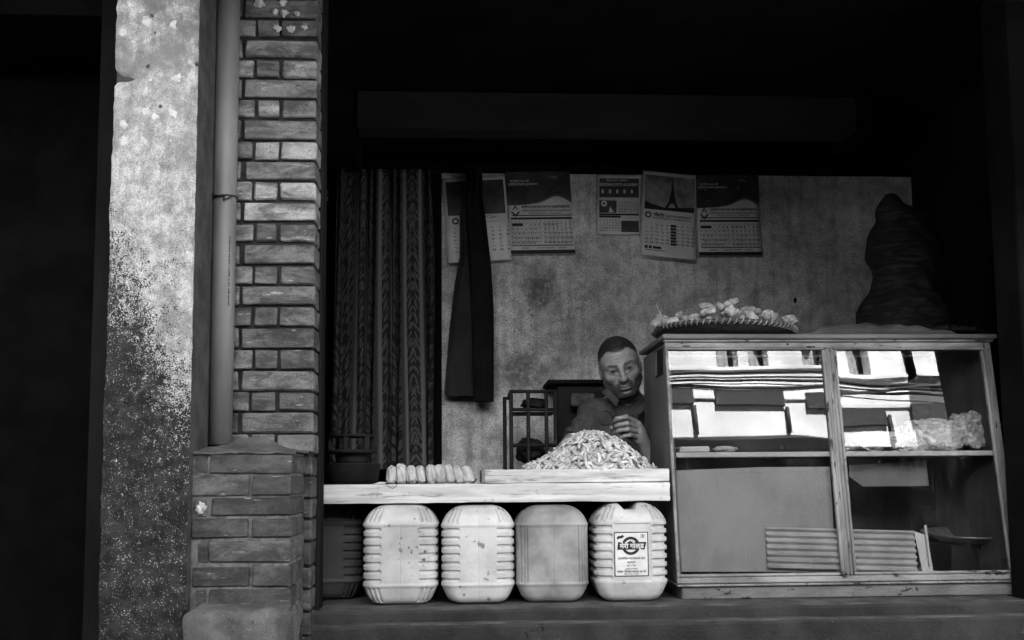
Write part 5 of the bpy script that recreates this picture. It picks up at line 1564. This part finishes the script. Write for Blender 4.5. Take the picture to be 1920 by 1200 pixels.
def folded(name, xa, xb, z0, hgt, lab, mat, seed, Y0=3.37, Y1=3.7):
    nx, ny = 60, 10
    V, Fc = [], []
    A, B_ = at(xa, 620, Y0).x, at(xb, 620, Y0).x
    for s_ in (0, 1):
        for j in range(ny + 1):
            for i in range(nx + 1):
                u, w_ = i / nx, j / ny
                x = A + (B_ - A) * u; y = Y0 + (Y1 - Y0) * w_
                t = math.sin(math.pi * min(1, max(0, u)) ) ** 0.4 * math.sin(math.pi * (0.12 + 0.76 * w_)) ** 0.5
                top = z0 + hgt * t * (0.75 + 0.35 * noise.noise(Vector((u * 5, w_ * 3, seed)))) + 0.004 * math.sin(u * 40 + seed)
                V.append((x, y, top if s_ else z0))
    w0 = nx + 1; N_ = w0 * (ny + 1)
    for j in range(ny):
        for i in range(nx):
            q = (j * w0 + i, j * w0 + i + 1, (j + 1) * w0 + i + 1, (j + 1) * w0 + i)
            Fc.append(tuple(N_ + a for a in q)); Fc.append(q[::-1])
    for i in range(nx): Fc.append((i, i + 1, N_ + i + 1, N_ + i))
    return tag(mesh_obj(name, V, Fc, mat, None, True), lab, 'sack')
folded('folded_sack', 1502, 1800, zc_top + 0.001, 0.08, 'flat folded sack on the cabinet under the big dark sack', M_flat, 2)
folded('folded_sack', 1735, 1845, zc_top + 0.026, 0.04, 'crumpled dark sack end at the right of the cabinet top', M_sack, 5, 3.4, 3.6)

# ------------------------------------------------------------------ things inside the cabinet
M_card = grey('grey_card', 0.20, 0.29, 5, 0.85, 0.3, 160, stretch=(1, 1, 0.7), specks=(0.2, 0.10, 26))
M_sheet = grey('white_paper', 0.45, 0.55, 6, 0.8, 0.2, 60)
def leaning(name, pts, Yo, thick, mat, lab, cat):
    """A stiff sheet standing just behind the leaning glass: frame points of its outline."""
    O2 = O_ - NO_ * Yo
    V = [hit(px, py, O2, NO_) for px, py in pts]; n = len(V)
    V += [v - NO_ * thick for v in V]
    Fc = [tuple(range(n)), tuple(range(n, 2 * n))[::-1]] + [(i, n + i, n + (i + 1) % n, (i + 1) % n) for i in range(n)]
    return tag(mesh_obj(name, V, Fc, mat), lab, cat)
leaning('card_sheet', [(1268, 882), (1420, 876), (1556, 875), (1568, 1072), (1275, 1072)], 0.030, 0.003, M_card, 'large grey card sheet standing inside the lower cabinet', 'card')
leaning('card_sheet', [(1270, 997), (1432, 992), (1438, 1072), (1276, 1072)], 0.024, 0.003, M_card, 'lower overlapping strip of grey card inside the cabinet', 'card')
# corrugated sheet
def corrugated():
    O2 = O_ - NO_ * 0.018
    nx, nw = 2, 60
    a, b = hit(1436, 988, O2, NO_), hit(1714, 995, O2, NO_)
    c = hit(1440, 1066, O2, NO_)
    V, Fc = [], []
    for s_ in (0, 1):
        for j in range(nw + 1):
            t = j / nw
            n_ = 0.006 * math.sin(t * 2 * math.pi * 6.5)
            for i in range(nx):
                p = (a if i == 0 else b) + (c - a) * t
                V.append(p + NO_ * (n_ - 0.002 * s_))
    M_ = (nw + 1) * nx
    for j in range(nw):
        Fc.append((j * 2, j * 2 + 1, j * 2 + 3, j * 2 + 2)); Fc.append((M_ + j * 2 + 2, M_ + j * 2 + 3, M_ + j * 2 + 1, M_ + j * 2))
    return V, Fc
V, Fc = corrugated()
tag(mesh_obj('corrugated_sheet', V, Fc, grey('corrugated_plastic', 0.24, 0.4, 9, 0.35, 0.1, 80, spec=0.5), None, True), 'pale corrugated sheet lying in the bottom of the cabinet', 'sheet')
leaning('paper_sheet', [(1592, 872), (1736, 864), (1742, 911), (1618, 912), (1592, 893)], 0.10, 0.002, grey('dim_paper', 0.09, 0.14, 6, 0.85, 0.2, 80), 'folded pale paper hanging below the cabinet shelf', 'paper')
leaning('paper_strip', [(1714, 996), (1738, 1004), (1750, 1070), (1730, 1072)], 0.028, 0.002, M_sheet, 'narrow torn paper strip at the end of the corrugated sheet', 'paper')
leaning('stick', [(1733, 985), (1737, 984), (1747, 1060), (1743, 1062)], 0.02, 0.004, M_shelf, 'thin pale stick standing in the cabinet by the dish', 'stick')
dsh = at(1810, 1004, 3.5)
V, Fc = lathe_data([(0.02, -0.03), (0.10, -0.022), (0.158, 0.006), (0.165, 0.010), (0.165, 0.013), (0.155, 0.010), (0.10, -0.017), (0.02, -0.025)], 48)
tag(mesh_obj('steel_dish', [Matrix.Rotation(R(4), 3, 'X') @ v + Vector((dsh.x + 0.01, 3.5, dsh.z)) for v in V], Fc, grey('dull_steel', 0.4, 0.55, 30, 0.35, 0.2, 60, metallic=0.8), None, True), 'wide steel dish in the lower right of the cabinet', 'dish')
box_ = box('dish_stand', (dsh.x - 0.1, 3.42, z_pl + 0.001), (dsh.x + 0.12, 3.6, dsh.z - 0.03), M_inside, None, 0.004)
tag(box_, 'dark block carrying the steel dish in the cabinet', 'block')
# bundles in clear plastic on the upper shelf
def plastic_material():
    m, nd, lk, bs = new_mat('crumpled_plastic')
    raw, v, _ = _coords(nd, lk)
    n1 = _noise(nd, lk, v, 30, 5, 0.7, 1.2)
    lk.new(_mix(nd, lk, _map(nd, lk, n1, 0.4, 0.7), 0.3, 0.8), bs.inputs['Base Color'])
    bs.inputs['Roughness'].default_value = 0.18; bs.inputs['Specular IOR Level'].default_value = 0.7
    b = nd.new('ShaderNodeBump'); b.inputs['Strength'].default_value = 1.0; b.inputs['Distance'].default_value = 0.012
    lk.new(n1, b.inputs['Height']); lk.new(b.outputs[0], bs.inputs['Normal'])
    return m
M_plastic = plastic_material()
for (px, py, rx, rz, sd, lab) in ((1650, 828, 0.12, 0.04, 1, 'low crumpled plastic bundle at the left of the right-hand shelf'), (1745, 812, 0.11, 0.065, 4, 'tall crumpled plastic bag in the middle of the right-hand shelf'),
                                  (1820, 808, 0.075, 0.075, 8, 'crumpled plastic bag nearest the right end of the cabinet shelf')):
    p = at(px, py, 3.42)
    lump('plastic_bag', (p.x, 3.42, zs + 0.008 + rz * 0.9), (rx, 0.07, rz), M_plastic, lab, 'bag', sd, 0.45, 1.8, 'bundles on the cabinet shelf', 0.8, 5)
p = at(1300, 843, 3.36)
tag(box('flat_packet', (p.x - 0.055, 3.33, zs + 0.008), (p.x + 0.055, 3.45, zs + 0.03), M_sheet, None, 0.005, 0.003), 'flat white packet at the left end of the cabinet shelf', 'packet')
p = at(1358, 846, 3.38)
lump('bread_roll', (p.x, 3.37, zs + 0.020), (0.045, 0.035, 0.014), M_bread, 'small flat bread beside the white packet on the shelf', 'bread', 5, 0.2)

# ------------------------------------------------------------------ the seated man
def tone_material(name, rough=0.55, spec=0.35, bump=0.25, bscale=260):
    m, nd, lk, bs = new_mat(name)
    at_ = nd.new('ShaderNodeAttribute'); at_.attribute_name = 'tone'
    raw, v, _ = _coords(nd, lk)
    n1 = _noise(nd, lk, v, 60, 5, 0.65)
    lk.new(_math(nd, lk, 'MULTIPLY', at_.outputs['Fac'], _map(nd, lk, n1, 0.3, 0.7, 0.85, 1.12)), bs.inputs['Base Color'])
    bs.inputs['Roughness'].default_value = rough; bs.inputs['Specular IOR Level'].default_value = spec
    b = nd.new('ShaderNodeBump'); b.inputs['Strength'].default_value = bump; b.inputs['Distance'].default_value = 0.002
    lk.new(_noise(nd, lk, v, bscale, 4, 0.6), b.inputs['Height']); lk.new(b.outputs[0], bs.inputs['Normal'])
    return m
M_skin = tone_material('skin', 0.42, 0.5, 0.35)
M_eye = tone_material('eye', 0.12, 0.6, 0)
M_hair = grey('short_black_hair', 0.008, 0.022, 90, 0.7, 0.9, 420, spec=0.3)
M_shirt = grey('dark_polo_shirt', 0.05, 0.085, 14, 0.95, 0.6, 420, stretch=(3, 3, 0.6), spec=0.1)
HEAD_C = at(1168, 693, 3.79) + Vector((0.0, 0.068, 0.017))
HS = 1.06
HM = Matrix.Translation(HEAD_C) @ Matrix.Rotation(R(-9), 4, 'Z') @ Matrix.Rotation(R(-12.5), 4, 'Y') @ Matrix.Rotation(R(14), 4, 'X') @ Matrix.Scale(HS, 4)
HT = HM.inverted()
def hd(c): return HM @ Vector(c)
def W(px, py, Y): return at(px, py, Y)
def rect_axis(lo, f0, f1, hi, fine, coarse):
    return np.concatenate([np.arange(lo, f0, coarse), np.arange(f0, f1, fine), np.arange(f1, hi, coarse)])
xA, xB = W(1030, 700, 3.8).x, W(1285, 700, 3.8).x
zB, zA = W(1160, 612, 3.8).z, z_tab - 0.12
FB = Field(rect_axis(xA, W(1122, 700, 3.8).x, W(1216, 700, 3.8).x, xB, 0.0019, 0.006),
           rect_axis(3.5, 3.57, 4.0, 4.16, 0.0021, 0.006),
           rect_axis(zA, W(1160, 838, 3.7).z, zB, zB + 0.01, 0.0019, 0.006))
NECK0, NECK1 = hd((0, 0.035, -0.06)), W(1182, 775, 3.95)
SH_L, SH_R = W(1116, 782, 3.97), W(1262, 782, 3.99)
ELB = W(1052, 858, 3.84); HAND_L = W(1085, 905, 3.66)
def torso(F, g=0.0):
    c = W(1186, 860, 3.99)
    ell(F, (c.x, 3.99, c.z), (0.165 + g, 0.105 + g, 0.21 + g), 0.0)
    cap(F, SH_L, SH_R, 0.060 + g, 0.060 + g, 0.07)
    cap(F, W(1150, 768, 3.96), W(1215, 768, 3.96), 0.058 + g, None, 0.06)
    c2 = W(1160, 850, 3.9)
    ell(F, (c2.x, 3.93, c2.z), (0.10 + g, 0.085 + g, 0.12 + g), 0.06)
torso(FB)
cap(FB, NECK0, NECK1, 0.056, 0.066, 0.03)
cap(FB, SH_L, ELB, 0.050, 0.042, 0.04); cap(FB, ELB, HAND_L, 0.040, 0.03, 0.02)
H = dict(T=HT)
def both(fn):
    for s in (-1, 1): fn(s)
ell(FB, (0, 0.015, 0.035), (0.077, 0.098, 0.086), 0.02, **H)
ell(FB, (0, -0.022, 0.028), (0.066, 0.064, 0.062), 0.03, **H)
ell(FB, (0, -0.018, -0.035), (0.063, 0.064, 0.075), 0.03, **H)
both(lambda s: cap(FB, (s * 0.056, 0.0, -0.052), (s * 0.024, -0.066, -0.092), 0.021, 0.018, 0.025, **H))
ell(FB, (0, -0.073, -0.094), (0.026, 0.017, 0.016), 0.02, **H)
both(lambda s: ell(FB, (s * 0.043, -0.058, -0.022), (0.024, 0.023, 0.022), 0.02, **H))
both(lambda s: cap(FB, (s * 0.048, -0.066, 0.022), (s * 0.011, -0.083, 0.0145), 0.0085, 0.0100, 0.014, **H))
ell(FB, (0, -0.072, -0.064), (0.033, 0.025, 0.028), 0.02, **H)
both(lambda s: ell(FB, (s * 0.030, -0.097, -0.001), (0.021, 0.019, 0.0135), 0.012, 'cut', **H))
cap(FB, (0, -0.083, 0.010), (0, -0.107, -0.030), 0.0075, 0.0105, 0.014, **H)
ell(FB, (0, -0.109, -0.034), (0.0125, 0.0105, 0.010), 0.008, **H)
both(lambda s: ell(FB, (s * 0.0145, -0.094, -0.037), (0.0085, 0.011, 0.0085), 0.007, **H))
both(lambda s: ell(FB, (s * 0.0075, -0.103, -0.0455), (0.0042, 0.0055, 0.0035), 0.003, 'cut', **H))
# eyelids, the eye opening, pouches
both(lambda s: ell(FB, (s * 0.0315, -0.0715, 0.000), (0.0180, 0.0158, 0.0150), 0.006, **H))
both(lambda s: cap(FB, (s * 0.0215, -0.0895, -0.0022), (s * 0.0430, -0.0835, 0.0006), 0.0064, 0.0056, 0.0015, 'cut', **H))
both(lambda s: cap(FB, (s * 0.019, -0.083, -0.014), (s * 0.042, -0.075, -0.012), 0.0035, 0.003, 0.006, **H))
# nasolabial folds, mouth
both(lambda s: cap(FB, (s * 0.0195, -0.098, -0.036), (s * 0.034, -0.090, -0.066), 0.0018, 0.0016, 0.008, 'cut', **H))
ell(FB, (0, -0.094, -0.0615), (0.023, 0.0085, 0.0058), 0.005, **H)
ell(FB, (0, -0.0925, -0.0725), (0.020, 0.009, 0.0066), 0.005, **H)
ell(FB, (0, -0.104, -0.0668), (0.025, 0.010, 0.0014), 0.002, 'cut', **H)
ell(FB, (0, -0.096, -0.0835), (0.018, 0.006, 0.004), 0.008, 'cut', **H)
both(lambda s: cap(FB, (s * 0.004, -0.0985, 0.026), (s * 0.0045, -0.0965, 0.034), 0.0012, 0.001, 0.005, 'cut', **H))
for zc in (0.045, 0.055):
    cap(FB, (-0.03, -0.0885, zc - 0.001), (0.03, -0.0885, zc), 0.0012, None, 0.006, 'cut', **H)
# ears
def ear(s):
    ell(FB, (s * 0.0785, 0.014, -0.006), (0.0075, 0.019, 0.031), 0.006, **H)
    ell(FB, (s * 0.088, 0.010, -0.002), (0.006, 0.011, 0.019), 0.004, 'cut', **H)
both(ear)
# the raised hand: palm, four bent fingers, thumb
HY = 3.60
WR = W(1222, 868, HY + 0.08); ELB2 = W(1262, 900, HY + 0.16)
cap(FB, SH_R, ELB2, 0.05, 0.042, 0.03)
cap(FB, ELB2, WR, 0.040, 0.029, 0.02)
PALM = [W(1196, 797, HY + 0.03), W(1200, 812, HY + 0.035), W(1200, 824, HY + 0.04)]
cap(FB, WR, PALM[1], 0.027, 0.024, 0.02)
cap(FB, PALM[0], PALM[2], 0.017, 0.016, 0.02)
fingers = [((1193, 791, HY + 0.025), (1174, 782, HY - 0.012), (1158, 785, HY - 0.010), (1149, 790, HY + 0.002), 0.0098),
           ((1197, 801, HY + 0.025), (1176, 794, HY - 0.016), (1160, 797, HY - 0.014), (1151, 801, HY - 0.002), 0.0100),
           ((1198, 811, HY + 0.028), (1178, 805, HY - 0.014), (1162, 807, HY - 0.012), (1153, 811, HY - 0.002), 0.0095),
           ((1197, 821, HY + 0.032), (1182, 816, HY - 0.008), (1170, 818, HY - 0.006), (1162, 821, HY + 0.002), 0.0084)]
for f in fingers:
    P = [W(*q) for q in f[:4]]; r_ = f[4]
    cap(FB, P[0], P[1], r_ * 1.08, r_, 0.004); cap(FB, P[1], P[2], r_, r_ * 0.9, 0.003); cap(FB, P[2], P[3], r_ * 0.92, r_ * 0.78, 0.003)
TH = [W(1196, 826, HY + 0.04), W(1174, 815, HY + 0.022), W(1158, 806, HY + 0.012), W(1146, 802, HY + 0.004)]
cap(FB, TH[0], TH[1], 0.014, 0.0115, 0.006); cap(FB, TH[1], TH[2], 0.0115, 0.010, 0.004); cap(FB, TH[2], TH[3], 0.0105, 0.0085, 0.003)
V, Q = FB.mesh()
man = thing('person', W(1180, 905, 3.95), 'man in a dark polo shirt with short hair, leaning by the cabinet and holding glasses', 'person')
body = np_mesh('body', V, Q, M_skin, man)
L = (np.c_[V, np.ones(len(V))] @ np.array(HT).T)[:, :3]
x, y, z = L.T; ax_ = np.abs(x)
inhead = (z > -0.125) & (y < 0.12) & (ax_ < 0.1) & (z < 0.15)
tone = np.full(len(V), 0.235)
nz1 = np.array([noise.noise(Vector(p) * 160) for p in L]) * 0.5 + 0.5
front = y < -0.02
bline = np.interp(ax_, [0, 0.026, 0.036, 0.05, 0.062, 0.075], [-0.074, -0.068, -0.055, -0.046, -0.036, -0.030])
beard = smoothstep(bline + 0.010, bline - 0.012, z) * (y < 0.015)
jaw = beard * 0
stache = smoothstep(-0.044, -0.050, z) * smoothstep(0.038, 0.028, ax_) * (y < -0.06)
soul = np.maximum(np.maximum(beard, jaw), stache)
mouth = ((x / 0.020) ** 2 + ((z + 0.067) / 0.0095) ** 2 < 1) & (y < -0.08)
soul = np.where(mouth, 0, soul) * (0.7 + 0.3 * nz1) * (ax_ < 0.085) * (1 - 0.2 * smoothstep(0.044, 0.060, ax_))
tone = tone * (1 - 0.9 * soul * inhead)
tone = np.where(mouth & inhead, 0.14, tone)
arch = 0.0195 + 0.16 * (np.minimum(ax_, 0.042) - 0.012) - 0.22 * np.maximum(ax_ - 0.042, 0)
brow = smoothstep(0.0072, 0.0022, np.abs(z - arch + 0.003 * (nz1 - 0.5))) * smoothstep(0.007, 0.016, ax_) * smoothstep(0.058, 0.042, ax_) * (y < -0.05)
tone = tone * (1 - 0.93 * brow * inhead * (0.7 + 0.3 * nz1))
socket_shade = smoothstep(0.023, 0.012, np.hypot(ax_ - 0.0315, (z + 0.002) * 1.6)) * (y < -0.05)  # shade of the eye sockets put into the skin tone
tone = tone * (1 - 0.68 * socket_shade * inhead)
hl = np.interp(y, [-0.1, -0.075, -0.05, -0.025, -0.012, 0.03, 0.06, 0.11], [0.076, 0.073, 0.066, 0.048, 0.012, 0.022, -0.03, -0.05]) + 0.013 * np.exp(-((ax_ - 0.038) / 0.016) ** 2) * (y < -0.03)
stub = smoothstep(hl - 0.010, hl + 0.002, z + 0.008 * (nz1 - 0.5)) * inhead * (ax_ < 0.0755)
tone = tone * (1 - 0.93 * stub)
def add_tone(o, t):
    a = o.data.attributes.new('tone', 'FLOAT', 'POINT'); a.data.foreach_set('value', np.asarray(t, np.float32))
add_tone(body, tone)
# hair
FHr = Field(np.arange(HEAD_C.x - 0.12, HEAD_C.x + 0.12, 0.0026), np.arange(HEAD_C.y - 0.14, HEAD_C.y + 0.15, 0.0026), np.arange(HEAD_C.z - 0.11, HEAD_C.z + 0.16, 0.0026))
def hair_fn(X, Y, Z):
    d = np.minimum(d_ell((0, 0.015, 0.035), (0.0795, 0.1005, 0.0885))(X, Y, Z), d_ell((0, -0.022, 0.030), (0.0672, 0.0652, 0.0642))(X, Y, Z))
    line = np.interp(Y, [-0.1, -0.075, -0.05, -0.025, -0.012, 0.03, 0.06, 0.11], [0.076, 0.073, 0.066, 0.048, 0.012, 0.022, -0.03, -0.05])
    line = line + 0.013 * np.exp(-((np.abs(X) - 0.038) / 0.016) ** 2) * (Y < -0.03) + 0.004 * np.sin(X * 520) * np.sin(Y * 410 + X * 90)
    cutp = line - Z
    k = 0.006; h = np.maximum(k - np.abs(d - cutp), 0) / k
    return np.maximum(d, cutp * 0.8) + h * h * k * 0.25
FHr.op(hair_fn, (-0.09, -0.11, -0.08), (0.09, 0.13, 0.14), 0, 'add', HT)
V2, Q2 = FHr.mesh()
np_mesh('hair', V2, Q2, M_hair, man)
# eyes look at the camera
for s in (-1, 1):
    c = hd((s * 0.0315, -0.0705, 0.0))
    bm = bmesh.new(); bmesh.ops.create_uvsphere(bm, u_segments=40, v_segments=28, radius=0.0136)
    bm.transform(Matrix.Translation(c))
    o = bm_obj('eye', bm, M_eye, man, True)
    g = (EYE - c).normalized()
    t = []
    for v in o.data.vertices:
        a = math.acos(max(-1, min(1, (v.co - c).normalized().dot(g)))) * 0.0136
        t.append(0.004 if a < 0.0026 else 0.022 if a < 0.0070 else 0.13)
    add_tone(o, t)
# shirt
FS = Field(np.arange(xA - 0.02, xB + 0.04, 0.0042), np.arange(3.74, 4.16, 0.0042), np.arange(zA, W(1160, 700, 3.8).z, 0.0042))
torso(FS, 0.009)
hem = SH_L.lerp(ELB, 0.62)
cap(FS, SH_L, hem, 0.061, 0.060, 0.05)
cap(FS, SH_R, SH_R.lerp(ELB2, 0.6), 0.061, 0.058, 0.05)
cap(FS, NECK0.lerp(NECK1, 0.55), NECK1, 0.066, 0.078, 0.03)
X, Y, Z = FS.xs[:, None, None], FS.ys[None, :, None], FS.zs[None, None, :]
FS.F += 0.0042 * np.sin((X * 0.8 + Z * 0.9) * 110 + 2.5 * np.sin(X * 23 + Z * 9)) * smoothstep(W(1150, 800, 3.9).x, W(1095, 800, 3.9).x, X) + 0.005 * np.sin(X * 60 + 4 * np.sin(Z * 14)) * smoothstep(W(1180, 790, 3.9).z, W(1180, 840, 3.9).z, Z)
d_ = (ELB - SH_L).normalized()
FS.F = np.maximum(FS.F, np.where(X < W(1118, 800, 3.9).x, (X - hem.x) * d_.x + (Y - hem.y) * d_.y + (Z - hem.z) * d_.z, -1))
cap(FS, NECK0, NECK1 + Vector((0, 0, 0.03)), 0.068, 0.066, 0.004, 'cut')
cap(FS, W(1176, 738, 3.85), W(1183, 781, 3.80), 0.056, 0.012, 0.004, 'cut')
Zc = NECK0.z * 0.45 + NECK1.z * 0.55
FS.F = np.maximum(FS.F, Z - (Zc + 0.005))
V3, Q3 = FS.mesh()
shirt = np_mesh('polo_shirt', V3, Q3, M_shirt, man)
def flap(pts, parent, name='collar'):
    V = [Vector(p) for p in pts]
    n_ = (V[1] - V[0]).cross(V[2] - V[0]).normalized() * 0.003
    Vv = V + [v + n_ for v in V]; n = len(V)
    Fc = [tuple(range(n)), tuple(range(n, 2 * n))[::-1]] + [(i, (i + 1) % n, n + (i + 1) % n, n + i) for i in range(n)]
    bm = bmesh.new(); vs = [bm.verts.new(v) for v in Vv]
    for f in Fc: bm.faces.new([vs[i] for i in f])
    bmesh.ops.bevel(bm, geom=bm.edges[:], offset=0.0012, segments=2, affect='EDGES')
    return bm_obj(name, bm, M_shirt, parent, True)
flap([W(1146, 722, 3.86), W(1128, 735, 3.85), W(1156, 763, 3.80), W(1161, 750, 3.81)], shirt)
flap([W(1214, 745, 3.86), W(1181, 783, 3.80), W(1196, 780, 3.80), W(1222, 762, 3.85)], shirt)
# spectacles held in the hand
gls = thing('eyeglasses', W(1140, 800, HY), 'round dark-rimmed eyeglasses held up in the man\'s fingers', 'glasses')
M_rim = grey('dark_spectacle_rim', 0.01, 0.015, 20, 0.3, 0, spec=0.5)
def ringpts(px, py, Y, rx, ry, ty):
    c = W(px, py, Y)
    return [c + Vector((rx * math.cos(a), ty * math.cos(a), ry * math.sin(a))) for a in np.linspace(0, 2 * math.pi, 40)]
tube('rim', ringpts(1135, 784, HY - 0.016, 0.0275, 0.0275, 0.008), 0.0025, M_rim, gls, 8)
tube('rim', ringpts(1151, 792, HY - 0.026, 0.006, 0.0255, 0.026), 0.0025, M_rim, gls, 8)
tube('bridge', [W(1147, 789, HY - 0.012), W(1149, 786, HY - 0.018), W(1150, 788, HY - 0.024)], 0.0018, M_rim, gls, 8)
tube('temple', [W(1153, 802, HY - 0.026), W(1155, 815, HY - 0.02), W(1156, 838, HY - 0.012), W(1158, 850, HY)], 0.0016, M_rim, gls, 8)
def lens_material():
    m, nd, lk, bs = new_mat('spectacle_lens'); nd.remove(bs)
    tr_ = nd.new('ShaderNodeBsdfTransparent'); tr_.inputs[0].default_value = (0.93,) * 3 + (1,)
    gl = nd.new('ShaderNodeBsdfGlossy'); gl.inputs['Roughness'].default_value = 0.02
    mx = nd.new('ShaderNodeMixShader'); mx.inputs[0].default_value = 0.05
    lk.new(tr_.outputs[0], mx.inputs[1]); lk.new(gl.outputs[0], mx.inputs[2]); lk.new(mx.outputs[0], nd['Material Output'].inputs[0])
    return m
M_lens = lens_material()
for rp_ in (ringpts(1135, 784, HY - 0.016, 0.0268, 0.0268, 0.008)[:-1], ringpts(1151, 792, HY - 0.026, 0.0055, 0.0248, 0.026)[:-1]):
    mesh_obj('lens', rp_, [tuple(range(len(rp_)))], M_lens, gls)
